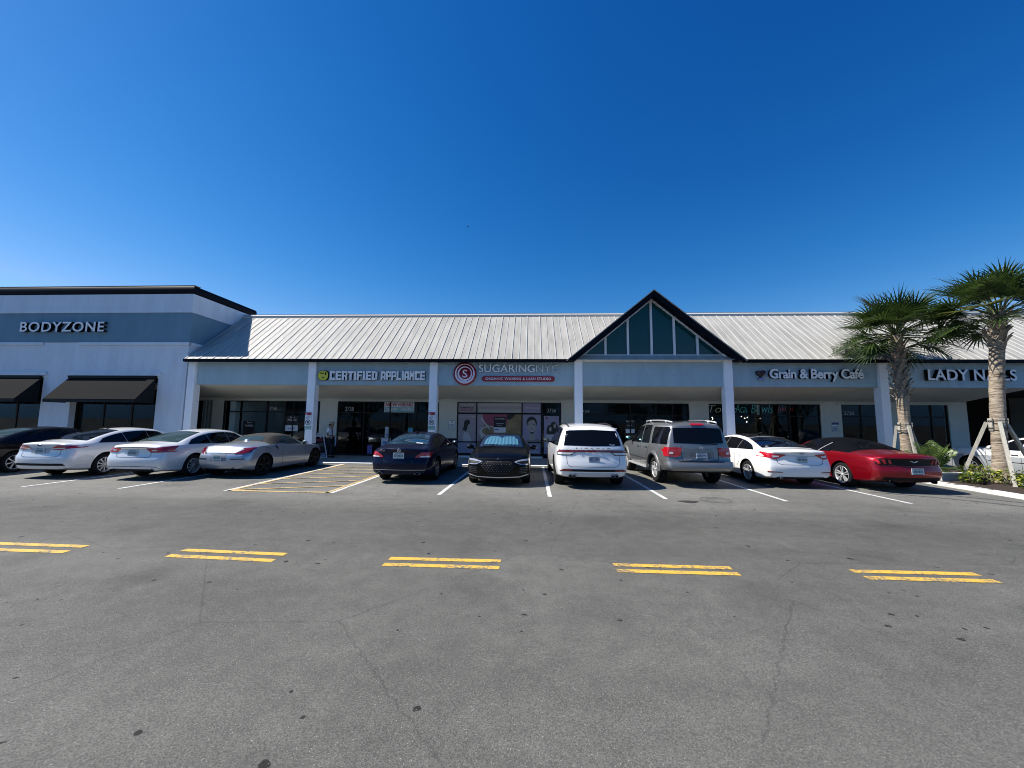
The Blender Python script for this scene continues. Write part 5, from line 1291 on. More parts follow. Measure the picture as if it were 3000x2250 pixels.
poster('hiring_banner', 'white and teal banner with red capitals hung inside the window behind the striped bay', -7.46, -5.92, 2.22, 2.74, P_WHITE, 'banner', shapes=[('teal_half', P_TEAL, [(.02, .05), (.98, .05), (.98, .48), (.02, .48)])], texts=[('NOW HIRING', P_RED, .04, .96, .56, .94), ('DELIVERY DRIVERS', P_WHITE, .05, .95, .12, .42)])
def wp(x, z): return x, z
for lab, x0, x1, z0, z1, m in (('small white paper high on the shop door left of the navy sedan', -7.37, -7.20, 1.28, 1.48, P_WHITE), ('white paper under the small one on the shop door left of the navy sedan', -7.38, -7.15, .95, 1.27, P_PALE), ('wide white notice low on the shop door left of the navy sedan', -7.55, -7.08, .52, .93, P_WHITE), ('purple leaflet at the foot of the shop door left of the navy sedan', -8.25, -8.0, .13, .55, P_PURP), ('pale blue paper in the window right above the navy sedan roof', -6.2, -5.95, 1.22, 1.45, P_TEAL)):
    poster('notice_paper', lab, x0, x1, z0, z1, m, 'notice', shapes=[('print', P_BLUE, [(.2, .3), (.8, .3), (.8, .55), (.2, .55)])])
def window_text(txt, label, x0, x1, z0, z1, m, y=19.275, name='window_lettering', **k):
    t = thing(name, label, 'lettering', ((x0 + x1) / 2, y, z0))
    for o in sign_text(txt, x0, x1, z0, z1, y, .004, [m], t, 'text', False, **k): home(o, t)
M_NUM = mat('white_vinyl', (.40, .40, .40), .6)
for txt, x0, x1, z0, z1, lab_ in (('2730', -13.50, -13.08, 2.27, 2.45, 'white street number 2730 on the window left of the first signed post'), ('2728', -9.49, -9.05, 2.28, 2.48, 'white street number 2728 on the window with the hiring banner'), ('2726', .78, 1.22, 2.28, 2.46, 'white street number 2726 over the lilac door poster'), ('2724', 2.40, 2.86, 2.285, 2.41, 'white street number 2724 beside the left gable post'), ('2720', 14.95, 15.4, 2.27, 2.43, 'white street number 2720 on the narrow window above the red convertible')):
    window_text(txt, lab_, x0, x1, z0, z1, M_NUM)
def neon(name, col): return mat(name, col, .4, emit=.02)
for txt, lab, x0, x1, z0, z1, m in (('Toast', 'cream neon script word partly behind the right gable post', 8.66, 9.98, 2.34, 2.68, neon('neon_cream', (.50, .44, .30))), ('Acai', 'teal neon script word of four letters right of the gable post', 9.92, 10.50, 2.34, 2.75, neon('neon_teal', (.06, .46, .40))), ('Bowls', 'teal neon script word over the pale paper in the cafe window', 10.66, 11.70, 2.34, 2.73, neon('neon_teal', (.1, .4, .4))), ('Juices', 'red neon script word in the cafe window', 11.86, 12.66, 2.34, 2.69, neon('neon_red', (.60, .05, .04)))):
    window_text(txt, lab, x0, x1, z0, z1, m, 19.33, 'neon_word', shear=.3, bold=-.016)
poster('notice_paper', 'pale square paper behind the teal neon word in the cafe window', 10.96, 11.20, 2.24, 2.74, P_PALE, 'notice', y=19.37)
for x, z in ((8.95, 2.14), (9.15, 2.03), (9.20, 1.92), (9.40, 2.11), (10.10, 2.02), (10.25, 1.91), (10.72, 2.08), (10.80, 2.18), (11.08, 2.12), (11.10, 1.90), (11.62, 2.08), (11.80, 1.96)):
    t = thing('pendant_lamp', 'small bright round bulb hanging inside the dark cafe window', 'lamp', (x, 20.0 + (x * 7 % 1) * .8, z), group='pendant bulbs in the cafe')
    b = MB(); b.ell((0, 0, 0), .019, .019, .022, 8); b.build('bulb', mat('warm_bulb', (1, .86, .66), .5, emit=6), t)
    b = MB(); b.tube([(0, 0, .03), (0, 0, 3.0 - z)], .004, 5); b.build('cord', M_BLACK, t)

def lines_notice(label, x0, x1, z0, z1, m, head):
    t = thing('wall_notice', label, 'notice', ((x0 + x1) / 2, 19.19, z0))
    y = 19.19
    b = MB(); b.box(x0, x1, y - .006, y, z0, z1); home(b.build('plate', M_WHITE, t, bevel=.004), t)
    b = MB(); w_ = x1 - x0; h = z1 - z0
    for a, c_, e, f in ((0, 1, .0, .035), (0, 1, .965, 1), (0, .05, .035, .965), (.95, 1, .035, .965)): b.box(x0 + w_ * a, x0 + w_ * c_, y - .009, y - .0065, z0 + h * e, z0 + h * f)
    for i in range(5): b.box(x0 + w_ * .12, x0 + w_ * (.88 - .1 * (i % 2)), y - .009, y - .0065, z0 + h * (.10 + .11 * i), z0 + h * (.15 + .11 * i))
    if head: b.box(x0 + w_ * .06, x1 - w_ * .06, y - .009, y - .0065, z0 + h * .72, z0 + h * .94)
    home(b.build('print', m, t), t)
    if not head:
        for o in sign_text('NO', x0 + w_ * .36, x0 + w_ * .64, z0 + h * .72, z0 + h * .92, y - .006, .003, [P_DARK], t, 'lettering', False, bold=.03): home(o, t)
lines_notice('white wall notice outlined in teal between the navy sedan and the poster window', -4.12, -3.80, 1.40, 1.83, mat('print_dark_teal', (.03, .10, .14), .6), False)
lines_notice('white wall notice with dark header on the pillar above the red convertible', 14.28, 14.60, 1.46, 1.93, mat('print_navy', (.03, .05, .14), .6), True)

# parking signs strapped to two posts
def post_sign(cx, dz, label):
    y = 16.335
    t = thing('parking_sign', label, 'sign', (cx, y, 1.38 + dz), group='stacked parking signs on the white posts')
    def add(b, nm, m, **k): return home(b.build(nm, m, t, **k), t)
    b = MB(); b.box(cx - .142, cx + .142, y - .006, y, 1.53 + dz, 2.13 + dz); add(b, 'board', M_WHITE)
    b = MB(); b.box(cx - .14, cx + .14, y - .012, y - .0065, 2.0 + dz, 2.12 + dz); o = add(b, 'red_plate', mat('sign_red', (.30, .012, .02), .5))
    b = MB()
    for z, a in ((2.085, .04), (2.05, .10), (2.02, .06)): b.box(cx - .12, cx - .12 + a, y - .016, y - .0125, z + dz - .008, z + dz + .008)
    add(b, 'red_plate_print', M_WHITE)
    b = MB(); b.box(cx - .07, cx + .03, y - .010, y - .0065, 1.948 + dz, 1.966 + dz); b.prism([(cx + .03, 1.935 + dz), (cx + .075, 1.957 + dz), (cx + .03, 1.979 + dz)], 'y', y - .010, y - .0065); add(b, 'arrow', P_DARK)
    b = MB()
    for i, a in enumerate((.17, .13, .16)): b.box(cx - .11, cx - .11 + a, y - .010, y - .0065, 1.90 - .028 * i + dz, 1.912 - .028 * i + dz)
    add(b, 'small_print', mat('print_mid_grey', (.22, .27, .36), .6))
    b = MB(); b.lathe([(.118, -.0065), (.118, -.012), (.096, -.012), (.096, -.0065)], 32, 'y', (cx, y, 1.69 + dz), closed=True)
    b.bar((cx - .07, y - .011, 1.765 + dz), (cx + .07, y - .011, 1.615 + dz), .018, .006, upv=(0, 1, 0)); add(b, 'ring', P_DARK)
    for o in sign_text('P', cx - .045, cx + .055, 1.625 + dz, 1.76 + dz, y - .0065, .004, [P_DARK], t, 'lettering', False, bold=.03): home(o, t)
    b = MB(); b.box(cx - .142, cx + .142, y - .008, y, 1.385 + dz, 1.525 + dz); add(b, 'green_plate', mat('sign_green', (.10, .33, .26), .5))
    b = MB(); b.box(cx - .125, cx + .125, y - .011, y - .0085, 1.40 + dz, 1.51 + dz); add(b, 'green_plate_field', mat('sign_pale_green', (.40, .55, .50), .5))
    b = MB()
    for i in range(4): b.box(cx - .085 + .047 * i, cx - .055 + .047 * i, y - .014, y - .0115, 1.43 + dz, 1.48 + dz)
    add(b, 'green_plate_print', MATS['sign_green'])
post_sign(-9.665, 0, 'stacked parking signs on the white post behind the silver convertible')
post_sign(-4.25, .05, 'stacked parking signs on the white post behind the navy sedan')

# folding board on the walk
t = thing('sandwich_board', 'leaning white framed folding board with dark panel on the walk beside the post', 'sign board', (-9.86, 17.45, .03), R(72))
for s_ in (1, -1):
    b = MB()
    def P(u, h): return (u, -s_ * (.06 + .30 * (1 - h / 1.06)), h)
    for u in (-.30, .30): b.bar(P(u, 0), P(u, 1.06), .05, .03, upv=(0, 1, 0))
    for h in (.06, 1.03): b.bar(P(-.3, h), P(.3, h), .03, .06)
    b.build('frame', M_WTRIM, t)
    b = MB(); q = [P(-.275, .10), P(.275, .10), P(.275, .92), P(-.275, .92)]; b.add(q + [(p[0], p[1] + s_ * .015, p[2]) for p in q], [(0, 1, 2, 3), (7, 6, 5, 4), (0, 4, 5, 1), (1, 5, 6, 2), (2, 6, 7, 3), (3, 7, 4, 0)]); o = b.build('panel', P_DARK, t)
    if s_ == 1:
        for z0, z1, m in ((.80, .90, P_RED), (.66, .68, P_PALE), (.60, .62, P_MAUVE), (.22, .26, P_MAUVE), (.165, .215, P_BLUE), (.105, .16, P_PALE)):
            b = MB(); q = [P(-.24, z0), P(.24, z0), P(.24, z1), P(-.24, z1)]; b.add([(p[0], p[1] - .004, p[2]) for p in q], [(0, 1, 2, 3)]); b.build('print', m, o)
        b = MB()
        for k in range(3):
            for sx in (1, -1): b.bar((-.16 + .15 * k - sx * .045, -.06, 1.07), (-.16 + .15 * k + sx * .045, -.06, 1.17), .02, .02)
        b.build('header_cutout', M_WHITE, t)

# wheel stops
for cx, lab in ((-11.85, 'between the bays of the two white sedans'), (-9.32, 'under the nose of the silver convertible'), (-3.62, 'ahead of the navy sedan'), (-.90, 'behind the black sedan with the sunshade'), (1.82, 'ahead of the white SUV'), (4.6, 'ahead of the grey SUV'), (7.35, 'ahead of the bright white sedan'), (10.2, 'ahead of the red convertible')):
    b = MB(); b.prism([(15.33, .0), (15.52, .0), (15.50, .09), (15.46, .12), (15.39, .12), (15.35, .09)], 'x', cx - .88, cx + .88)
    o = b.build('wheel_stop', mat('painted_concrete', (.62, .61, .57), .85, var=.15, vscale=9, bump=.3)); tag(o, 'pale concrete wheel stop ' + lab, 'wheel stop', 'concrete wheel stops')

# ------------------------------------------------------------------ planting at the right
def leaf_mat(name, a, b_, tr=.35):
    m = bpy.data.materials.new(name); m.use_nodes = True
    n, l = m.node_tree.nodes, m.node_tree.links; p = n["Principled BSDF"]; out = n["Material Output"]
    tc = n.new("ShaderNodeTexCoord"); t_ = n.new("ShaderNodeTexNoise"); t_.inputs['Scale'].default_value = 3.5; t_.inputs['Detail'].default_value = 3; l.new(tc.outputs['Object'], t_.inputs['Vector'])
    r = n.new("ShaderNodeValToRGB"); r.color_ramp.elements[0].position = .36; r.color_ramp.elements[1].position = .64; r.color_ramp.elements[0].color = (*a, 1); r.color_ramp.elements[1].color = (*b_, 1)
    l.new(t_.outputs['Fac'], r.inputs[0]); l.new(r.outputs[0], p.inputs['Base Color']); p.inputs['Roughness'].default_value = .42
    ts = n.new("ShaderNodeBsdfTranslucent"); l.new(r.outputs[0], ts.inputs[0]); mx = n.new("ShaderNodeMixShader"); mx.inputs[0].default_value = tr
    l.new(p.outputs[0], mx.inputs[1]); l.new(ts.outputs[0], mx.inputs[2]); l.new(mx.outputs[0], out.inputs[0]); MATS[name] = m; return m
L_PALM = leaf_mat('palm_leaf', (.018, .038, .009), (.06, .10, .022)); L_PALMY = leaf_mat('palm_leaf_yellowing', (.10, .13, .03), (.19, .19, .05)); L_STALK = mat('palm_stalk', (.06, .08, .024), .6)
L_FERN = leaf_mat('fern_leaf', (.04, .09, .015), (.13, .20, .035)); L_TIP = leaf_mat('orange_tip_leaf', (.26, .14, .03), (.38, .22, .05))
L_CROT = leaf_mat('yellow_green_leaf', (.07, .12, .012), (.30, .32, .03), .25); L_BRIGHT = leaf_mat('bright_yellow_leaf', (.45, .45, .04), (.6, .55, .08))
def trunk_mat():
    m = bpy.data.materials.new('palm_trunk'); m.use_nodes = True
    n, l = m.node_tree.nodes, m.node_tree.links; p = n["Principled BSDF"]; p.inputs['Roughness'].default_value = .9
    tc = n.new("ShaderNodeTexCoord"); mp = n.new("ShaderNodeMapping"); mp.inputs['Scale'].default_value = (2.2, 2.2, 16); l.new(tc.outputs['Object'], mp.inputs[0])
    t_ = n.new("ShaderNodeTexNoise"); t_.inputs['Scale'].default_value = 1.6; t_.inputs['Detail'].default_value = 6; t_.inputs['Roughness'].default_value = .7; l.new(mp.outputs[0], t_.inputs['Vector'])
    r = n.new("ShaderNodeValToRGB"); e = r.color_ramp.elements; e[0].position = .36; e[0].color = (.07, .05, .035, 1); e[1].position = .60; e[1].color = (.40, .33, .25, 1)
    k = r.color_ramp.elements.new(.46); k.color = (.24, .19, .14, 1)
    l.new(t_.outputs['Fac'], r.inputs[0]); l.new(r.outputs[0], p.inputs['Base Color'])
    bp = n.new("ShaderNodeBump"); bp.inputs['Strength'].default_value = 1; bp.inputs['Distance'].default_value = .04; l.new(t_.outputs['Fac'], bp.inputs['Height']); l.new(bp.outputs[0], p.inputs['Normal'])
    return m
M_TRUNK = trunk_mat(); M_BOOT = mat('palm_boot', (.24, .205, .165), .9, var=.45, vscale=6)
def palm(label, base, topoff, H, rb, rt_, boots, nf, seed, blade=.95, sway=0, span=98):
    rnd = random.Random(seed); t = thing('palm_tree', label, 'palm tree', base)
    b = MB(); rows = []; NZ = 60
    ax_ = lambda f: Vector((topoff[0] * f * f, topoff[1] * f * f, H * f))
    for i in range(NZ + 1):
        f = i / NZ; r_ = rb + (rt_ - rb) * f + .55 * rb * max(0, 1 - f / .22) ** 2; c_ = ax_(f)
        rows.append([(c_.x + (r_ * (1 + .03 * math.sin(a * 3 + i) + .035 * rnd.uniform(-1, 1))) * math.cos(a), c_.y + r_ * (1 + .03 * rnd.uniform(-1, 1)) * math.sin(a), c_.z) for a in [2 * math.pi * k / 22 for k in range(22)]])
        rows[-1].append(rows[-1][0])
    b.grid(rows); tr = b.build('trunk', M_TRUNK, t)
    b = MB()
    z0b, z1b, nb = boots
    for i in range(nb):
        f = (z0b + (z1b - z0b) * i / nb) / H; c_ = ax_(min(f, 1)); a = i * 2.39996 + rnd.uniform(-.15, .15); r_ = rt_ * 1.02
        for s_ in (1, -1):
            o = Vector((math.cos(a + s_ * .42), math.sin(a + s_ * .42), 0)); tip = Vector((math.cos(a - s_ * .12), math.sin(a - s_ * .12), 0))
            p0 = c_ + o * (r_ * .96); p1 = c_ + tip * (r_ + .12) + Vector((0, 0, .30)); 
            wv = (.085, .05)
            d = (p1 - p0).normalized(); n_ = tip; sd_ = d.cross(n_).normalized()
            vs = []
            for p, w_ in ((p0, .10), (p0.lerp(p1, .6), .085), (p1 + n_ * .07 + Vector((0, 0, .03)), .045)):
                vs += [p - sd_ * w_ / 2, p + sd_ * w_ / 2, p + sd_ * w_ / 2 - n_ * .03, p - sd_ * w_ / 2 - n_ * .03]
            b.add(vs, [(0, 1, 5, 4), (4, 5, 9, 8), (1, 2, 6, 5), (5, 6, 10, 9), (3, 0, 4, 7), (7, 4, 8, 11), (2, 3, 7, 6), (6, 7, 11, 10), (8, 9, 10, 11), (0, 3, 2, 1)])
    b.build('leaf_bases', M_BOOT, tr)
    b = MB(); crown_c = ax_(1.0)
    for i in range(nf):
        u = (i + .5) / nf; el = R(86 - span * u ** .92 + rnd.uniform(-8, 8)); az = i * 2.39996 + rnd.uniform(-.3, .3)
        hd = Vector((math.cos(az), math.sin(az), 0)); L = rnd.uniform(.75, 1.15) * (1.05 if u > .2 else .8)
        d0 = (hd * math.cos(el) + Vector((0, 0, math.sin(el)))).normalized()
        p = crown_c + hd * .08 + Vector((0, 0, -.25 * u + .12)); pts = [p.copy()]; d = d0.copy(); L *= .72 + .28 * min(1, u * 2); st = L / 6
        for k in range(6):
            p = p + d * st; pts.append(p.copy()); d = (d + Vector((sway * .02, 0, -.085))).normalized()
        b.tube(pts, [.022] * 3 + [.016] * 4, 5, 1)
        mt = 2 if rnd.random() < (.02 + .08 * (u > .75)) else 0
        side = d.cross(Vector((0, 0, 1)));
        if side.length < .1: side = hd.cross(Vector((0, 0, 1)))
        side.normalize(); nrm = side.cross(d).normalized()
        nl = 25; roll_ = rnd.uniform(-.6, .6); side = (side * math.cos(roll_) + nrm * math.sin(roll_)).normalized(); nrm = side.cross(d).normalized()
        for j in range(nl):
            a = R(-108 + 216 * j / (nl - 1)); ll = blade * (.62 + .38 * math.cos(a * .62)) * rnd.uniform(.88, 1.08)
            c0 = pts[-1] + d * (.22 * max(0, math.cos(a)) - .02)
            q = (d * math.cos(a) + side * math.sin(a) + nrm * (.30 * abs(math.sin(a)) - .05)).normalized()
            wv = q.cross(nrm).normalized(); p0 = c0; seg = 4; vs = []; dd = q.copy(); wf = (.018, .056, .048, .028, .003)
            for s_ in range(seg + 1):
                vs += [p0 - wv * wf[s_] * .5, p0 + wv * wf[s_] * .5]
                p0 = p0 + dd * (ll / seg); dd = (dd + Vector((sway * .05, 0, -.06 - .16 * (s_ >= 2) * rnd.uniform(.4, 1.5)))).normalized()
            b.add(vs, [(2 * s_, 2 * s_ + 1, 2 * s_ + 3, 2 * s_ + 2) for s_ in range(seg)], mt)
    b.build('crown', [L_PALM, L_STALK, L_PALMY], t, recalc=False)
    return t
palm('fan palm with criss-cross leaf bases on its upper trunk behind the red convertible', (14.1, 15.38, .2), (-.02, 0), 5.06, .172, .172, (2.45, 4.85, 52), 54, 3, 1.04, -.4)
palm('fan palm with bare pale trunk in front of the two-tone sedan at the right edge', (14.52, 12.85, .06), (.42, 0), 5.30, .175, .165, (4.15, 5.25, 30), 46, 11, .88, -.5, 84)
# dead stubs hanging off the right palm are part of its leaf bases

M_WOOD = mat('weathered_timber', (.36, .34, .29), .85, var=.2, vscale=5, stretch=(6, 6, .6)); M_STRAP = mat('black_strap', (.012, .012, .012), .6)
def brace(label, c_, zt, feet, r_):
    t = thing('palm_brace', label, 'tree brace', (c_[0], c_[1], .06), group='timber braces round the palm trunks')
    off = lambda o: home(o, t)
    for i in range(5):
        a = 2 * math.pi * i / 5 + .5; b = MB(); p = Vector((c_[0] + (r_ + .02) * math.cos(a), c_[1] + (r_ + .02) * math.sin(a), 0)); b.bar(p + Vector((0, 0, zt - .36)), p + Vector((0, 0, zt + .02)), .12, .03, upv=(math.cos(a), math.sin(a), 0)); off(b.build('batten', M_WOOD, t))
    for z in (zt - .06, zt - .28):
        b = MB(); b.lathe([(r_ + .06, z - .012), (r_ + .07, z - .012), (r_ + .07, z + .012), (r_ + .06, z + .012)], 24, 'z', (c_[0], c_[1], 0), closed=True); off(b.build('strap', M_STRAP, t))
    for fx, fy, fz in feet:
        d = Vector((fx - c_[0], fy - c_[1], 0)).normalized(); b = MB(); b.bar(Vector((c_[0], c_[1], zt - .10)) + d * (r_ + .06), (fx, fy, fz), .08, .08, upv=(d.y, -d.x, 0)); off(b.build('stake', M_WOOD, t))
brace('timber brace with three stakes round the bare-trunked right palm', (14.56, 12.85), 2.02, [(13.78, 11.92, .05), (13.90, 13.45, .05), (15.75, 12.9, .05)], .17)
brace('timber brace with three stakes round the palm behind the red convertible', (14.1, 15.38), 1.88, [(13.92, 14.8, .25), (13.75, 15.65, .25), (14.9, 15.6, .25)], .17)

t = thing('planter_wall', 'low pale concrete planter wall with lit end beside the red convertible', 'wall', (12.95, 13.05, .05))
b = MB(); b.box(12.95, 15.1, 13.05, 13.3, .0, .27); b.box(12.95, 13.2, 13.3, 15.7, .0, .27); home(b.build('wall', M_CONC, t, weld=False), t)
b = MB(); b.box(12.93, 15.12, 13.03, 13.32, .27, .315); b.box(12.93, 13.22, 13.321, 15.7, .27, .315); home(b.build('coping', M_KERB, t), t)
b = MB(); b.grid([[(13.2 + .19 * i, 13.3 + .3 * j, .22 + .03 * random.random()) for i in range(11)] for j in range(9)]); tag(b.build('mulch_bed', M_MULCH), kind='structure')

def fern(label, base, n, L, seed, tips=.2):
    rnd = random.Random(seed); t = thing('fern_palm', label, 'plant', base); b = MB()
    for i in range(n):
        az = i * 2.4 + rnd.uniform(-.3, .3); el = R(rnd.uniform(22, 78)); d = Vector((math.cos(az) * math.cos(el), math.sin(az) * math.cos(el), math.sin(el)))
        p = Vector((rnd.uniform(-.1, .1), rnd.uniform(-.1, .1), 0)); ll = L * rnd.uniform(.8, 1.1); m = 1 if rnd.random() < tips else 0; N_ = 17; pts = [p.copy()]
        for k in range(N_):
            sd_ = d.cross(Vector((0, 0, 1))).normalized(); nn = sd_.cross(d)
            if k > 3:
                w_ = .30 * math.sin(math.pi * min(1, (k + 2) / (N_ + 2))) ** .7 * L
                for s_ in (1, -1):
                    q = (sd_ * s_ + d * .75 + nn * .25 + Vector((0, 0, -.12))).normalized(); wv = d * .013
                    b.add([p - wv, p + wv, p + q * w_ * .6 + wv - Vector((0, 0, .01)), p + q * w_ + Vector((0, 0, -.05))], [(0, 1, 2, 3)], m)
            p = p + d * (ll / N_); d = (d + Vector((0, 0, -.055))).normalized(); pts.append(p.copy())
        b.tube(pts, .008, 4, 2)
    b.build('fronds', [L_FERN, L_TIP, L_STALK], t, recalc=False)
fern('arching green fern palm in the raised planter right of the red convertible', (13.25, 13.6, .25), 22, 1.05, 5, .06)
fern('small fern palm with orange tips behind the red convertible roof', (12.6, 15.2, .06), 16, 1.25, 8, .5)
fern('green fern palm at the foot of the timber braced palm', (13.5, 14.7, .25), 14, .8, 9, .15)
def shrub(label, x, y, r_, h, seed, m, n=150):
    rnd = random.Random(seed); t = thing('shrub', label, 'shrub', (x, y, .07), group='low leafy shrubs in the mulch bed'); b = MB()
    st = MB()
    for k in range(9):
        a = rnd.uniform(0, 6.28); e = Vector((math.cos(a) * r_ * .7 * rnd.random(), math.sin(a) * r_ * .7 * rnd.random(), h * rnd.uniform(.5, .9))); st.tube([(0, 0, 0), e * .5, e], .006, 4)
    st.build('stems', M_BOOT, t)
    for i in range(n):
        a, rr, z = rnd.uniform(0, 6.28), r_ * rnd.random() ** .5, h * rnd.uniform(.1, 1); rr *= math.sqrt(max(.05, 1 - (z / h - .45) ** 2 * 2.2))
        p = Vector((rr * math.cos(a), rr * math.sin(a), z)); d = Vector((math.cos(a) + rnd.uniform(-.7, .7), math.sin(a) + rnd.uniform(-.7, .7), rnd.uniform(-.2, 1))).normalized(); s_ = d.cross(Vector((rnd.uniform(-1, 1), rnd.uniform(-1, 1), 1))).normalized()
        l_, w_ = rnd.uniform(.07, .12), rnd.uniform(.035, .055)
        b.add([p, p + d * l_ * .5 + s_ * w_ / 2, p + d * l_, p + d * l_ * .5 - s_ * w_ / 2], [(0, 1, 2, 3)], 1 if rnd.random() < .16 else 0)
    b.build('leaves', [m, L_BRIGHT], t, recalc=False)
for i, (x, y, r_, h, lab) in enumerate(((14.05, 12.25, .42, .42, 'yellow green shrub at the foot of the right palm'), (14.0, 12.75, .3, .34, 'green shrub just left of the right palm trunk'), (13.55, 12.75, .25, .30, 'small green shrub in front of the low planter wall, centre'), (13.28, 12.55, .22, .26, 'small green shrub in front of the low planter wall, left end'), (13.75, 11.35, .38, .40, 'green shrub right of the nearest timber stake'), (13.2, 11.0, .34, .36, 'green shrub near the kerb, nearest the camera'), (14.6, 13.6, .35, .45, 'bright leafy shrub behind the low planter wall'), (14.2, 13.5, .25, .42, 'yellow tipped shrub above the low planter wall coping'))):
    shrub(lab, x, y, r_, h, 40 + i, L_CROT if i in (0, 6, 7) else leaf_mat('shrub_leaf_%s' % 'abcdefgh'[i], (.045, .085, .012), (.14, .19, .03)), 190)
t = thing('path_light', 'small black path light standing in the mulch', 'lamp', (13.42, 12.35, .06)); b = MB(); b.lathe([(.0, 0), (.03, 0), (.03, .14), (.0, .14)], 10, 'z'); b.build('post', M_BLACK, t); b = MB(); b.lathe([(0, .145), (.055, .145), (.05, .21), (0, .22)], 12, 'z'); b.build('lamp_head', M_BLACK, t)

# ------------------------------------------------------------------ person on the walk
def skin(name, vs, es, rad, m, parent, sub=2, root=0):
    me = bpy.data.meshes.new(name); me.from_pydata(vs, es, []); ob = bpy.data.objects.new(name, me); COL.objects.link(ob)
    md = ob.modifiers.new('s', 'SKIN'); md.use_smooth_shade = True
    for i, r_ in enumerate(rad): me.skin_vertices[0].data[i].radius = r_ if isinstance(r_, tuple) else (r_, r_)
    for i in range(len(vs)): me.skin_vertices[0].data[i].use_root = (i == root)
    s2 = ob.modifiers.new('u', 'SUBSURF'); s2.levels = sub; s2.render_levels = sub
    dg = bpy.context.evaluated_depsgraph_get(); m2 = bpy.data.meshes.new_from_object(ob.evaluated_get(dg)); bpy.data.objects.remove(ob)
    m2.materials.clear(); m2.materials.append(m); m2.name = name
    m2.polygons.foreach_set('use_smooth', [True] * len(m2.polygons)); return link(name, m2, parent)
pt = thing('person', 'person in beige cap and white t-shirt walking on the shop walk, white cloth in hand', 'person', (-9.62, 18.1, .03), R(-90 + 8))
# local frame: +y is the walking direction, +x the person's right
V, E, Q = [], [], []
def jn(p, r_, par=None):
    V.append(p); Q.append(r_)
    if par is not None: E.append((par, len(V) - 1))
    return len(V) - 1
pel = jn((0, 0, .90), (.15, .11)); ab = jn((0, .02, 1.05), (.145, .11), pel); ch = jn((0, .02, 1.24), (.165, .115), ab); nb_ = jn((0, .04, 1.38), (.09, .08), ch); nk = jn((0, .07, 1.43), .055, nb_); hd_ = jn((0, .10, 1.50), (.07, .085), nk); ht = jn((0, .105, 1.60), (.072, .088), hd_)
ns = jn((0, .205, 1.535), .014, hd_)
for sx in (1, -1):
    hp_ = jn((sx * .095, 0, .84), .09, pel); kn = jn((sx * .10, .12 * sx + .05, .47), .062, hp_); an = jn((sx * .10, .16 * sx - .06, .085), .042, kn); to = jn((sx * .11, .16 * sx + .12, .045), .038, an)
    sh_ = jn((sx * .19, .02, 1.33), .058, ch); el_ = jn((sx * .24, -.03 + .02 * sx, 1.05), .042, sh_); wr = jn((sx * .15, .22, 1.00), .027, el_); pa = jn((sx * .135, .29, .985), (.034, .018), wr)
    for f_, (dx, l_) in enumerate(((-.028, .060), (-.010, .070), (.010, .066), (.027, .052))):
        k1 = jn((sx * (.135 + dx), .325, .975), .0095, pa); jn((sx * (.13 + dx), .325 + l_ * .5, .955 - .02), .0085, k1)
    k1 = jn((sx * .10, .28, 1.0), .011, pa); jn((sx * .085, .315, .985), .009, k1)
M_SKINT = mat('skin', (.30, .17, .11), .55)
skin('body', V, E, Q, M_SKINT, pt)
tv = [(0, 0, .88), (0, .02, 1.05), (0, .02, 1.24), (0, .035, 1.36), (.19, .02, 1.33), (.225, .0, 1.16), (-.19, .02, 1.33), (-.225, -.02, 1.16)]
skin('t_shirt', tv, [(0, 1), (1, 2), (2, 3), (2, 4), (4, 5), (2, 6), (6, 7)], [(.172, .135), (.168, .132), (.185, .138), (.10, .09), .078, .072, .078, .072], mat('white_cotton', (.82, .82, .84), .9), pt, 2, 1)
lv = [(0, 0, .90), (.095, 0, .82), (.10, .17, .47), (.10, .10, .12), (-.095, 0, .82), (-.10, -.07, .47), (-.10, -.22, .12)]
skin('trousers', lv, [(0, 1), (1, 2), (2, 3), (0, 4), (4, 5), (5, 6)], [(.165, .128), .105, .078, .062, .105, .078, .062], mat('dark_denim', (.015, .017, .025), .9), pt, 2)
for sx in (1, -1):
    b = MB(); b.ell((sx * .105, .16 * sx + .05, .045), .048, .135, .045, 12); b.build('shoe', M_BLACK, pt)
b = MB(); b.ell((0, .09, 1.625), .098, .118, .075, 16); cap_ = b.build('cap', mat('beige_canvas', (.36, .31, .22), .9), pt)
b = MB(); b.grid([[(.085 * math.sin(a), .17 + .10 * u * math.cos(a) + .01, 1.605 - .02 * u) for a in [R(-85 + 170 * k / 10) for k in range(11)]] for u in (0, .5, 1)]); b.build('brim', MATS['beige_canvas'], cap_)
b = MB(); b.ell((0, .03, 1.55), .078, .075, .075, 12); b.build('hair', mat('dark_hair', (.02, .015, .012), .8), pt)
for sx in (1, -1):
    b = MB(); b.ell((sx * .03, .185, 1.555), .012, .008, .008, 8); b.build('eye', P_WHITE, pt)
    b = MB(); b.ell((sx * .076, .095, 1.545), .010, .022, .03, 8); b.build('ear', M_SKINT, pt)
b = MB(); b.box(-.022, .022, .184, .19, 1.485, 1.493); b.build('mouth', mat('lip', (.22, .08, .07), .6), pt)
b = MB(); b.bar((.12, .155, 1.38), (.02, .165, 1.02), .045, .012, upv=(0, 1, 0)); b.build('strap', mat('blue_strap', (.05, .08, .30), .8), pt)
b = MB(); b.grid([[(.10 + .07 * u + .01 * math.sin(9 * v_), .33 + .025 * math.sin(7 * u + 3 * v_), 1.0 - .46 * v_) for u in [i / 5 for i in range(6)]] for v_ in [j / 8 for j in range(9)]])
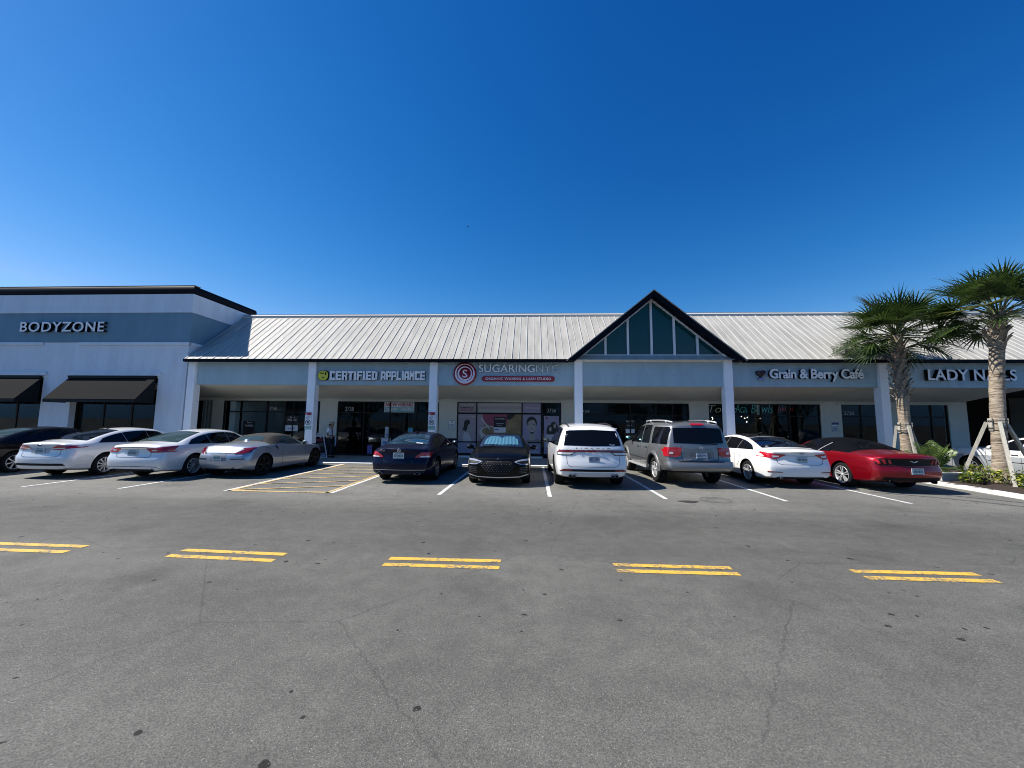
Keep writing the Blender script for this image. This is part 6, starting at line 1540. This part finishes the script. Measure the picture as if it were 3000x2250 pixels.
tow = b.build('cloth', mat('white_towel', (.62, .64, .72), .95)); tow.matrix_world = Matrix.Translation((-9.62, 18.1, .03)) @ Matrix.Rotation(R(-82), 4, 'Z'); md = tow.modifiers.new('t', 'SOLIDIFY'); md.thickness = .018; tag(tow, 'white cloth hanging from the hand of the person in the cap', 'cloth')

# bird in the sky
t = thing('bird', 'tiny dark bird high in the blue sky', 'bird', (-7.0, 40, 23.0), R(20))
b = MB(); b.ell((0, 0, 0), .10, .035, .035, 10)
for s_ in (1, -1): b.add([(-.04, 0, .01), (.05, 0, .01), (.02, s_ * .11, .05), (-.03, s_ * .12, .045), (-.06, s_ * .20, .02)], [(0, 1, 2, 3), (3, 2, 4)])
b.add([(-.09, -.02, 0), (-.09, .02, 0), (-.15, .03, 0), (-.15, -.03, 0)], [(0, 1, 2, 3)]); b.build('body', M_BLACK, t)

# ------------------------------------------------------------------ trees across the lot, seen in the glass and paint
L_TREE = leaf_mat('broad_leaf', (.018, .040, .010), (.05, .085, .02))
def tree(label, x, y, h, r_, seed):
    rnd = random.Random(seed); t = thing('broadleaf_tree', label, 'tree', (x, y, 0), group='trees across the car park behind the camera')
    b = MB(); b.tube([(0, 0, 0), (.1, 0, h * .3), (0, .1, h * .7)], [.28, .2, .08], 8)
    for k in range(5):
        a = k * 1.3; b.tube([(.05, 0, h * (.25 + .06 * k)), (r_ * .6 * math.cos(a), r_ * .6 * math.sin(a), h * (.5 + .07 * k))], [.11, .03], 6)
    b.build('trunk', M_BOOT, t); b = MB(); cl = [(rnd.uniform(-.7, .7) * r_, rnd.uniform(-.7, .7) * r_, h * rnd.uniform(.38, .9), r_ * rnd.uniform(.35, .6)) for _ in range(11)]
    for i in range(2600):
        cx, cy, cz, cr = cl[i % 11]; d = Vector((rnd.gauss(0, 1), rnd.gauss(0, 1), rnd.gauss(0, .8))).normalized() * cr * rnd.random() ** .4; p = Vector((cx, cy, cz)) + d
        u = Vector((rnd.gauss(0, 1), rnd.gauss(0, 1), rnd.gauss(0, 1))).normalized(); v_ = u.cross(Vector((rnd.gauss(0, 1), rnd.gauss(0, 1), 1))).normalized(); s_ = rnd.uniform(.14, .26)
        b.add([p - u * s_, p + v_ * s_ * .6, p + u * s_, p - v_ * s_ * .6], [(0, 1, 2, 3)])
    b.build('crown', L_TREE, t, recalc=False)
for i, (x, y, h, r_) in enumerate(((-34, -34, 9, 4.5), (-25, -38, 11, 5), (-16, -33, 8, 4), (-8, -37, 10.5, 5), (1, -35, 9, 4.6), (9, -38, 12, 5.4), (18, -34, 9, 4.4), (27, -37, 10, 5), (36, -35, 9, 4.6), (-45, -30, 10, 5), (46, -30, 10, 5))):
    tree('leafy green tree across the car park, behind the camera', x, y, h, r_, 100 + i)
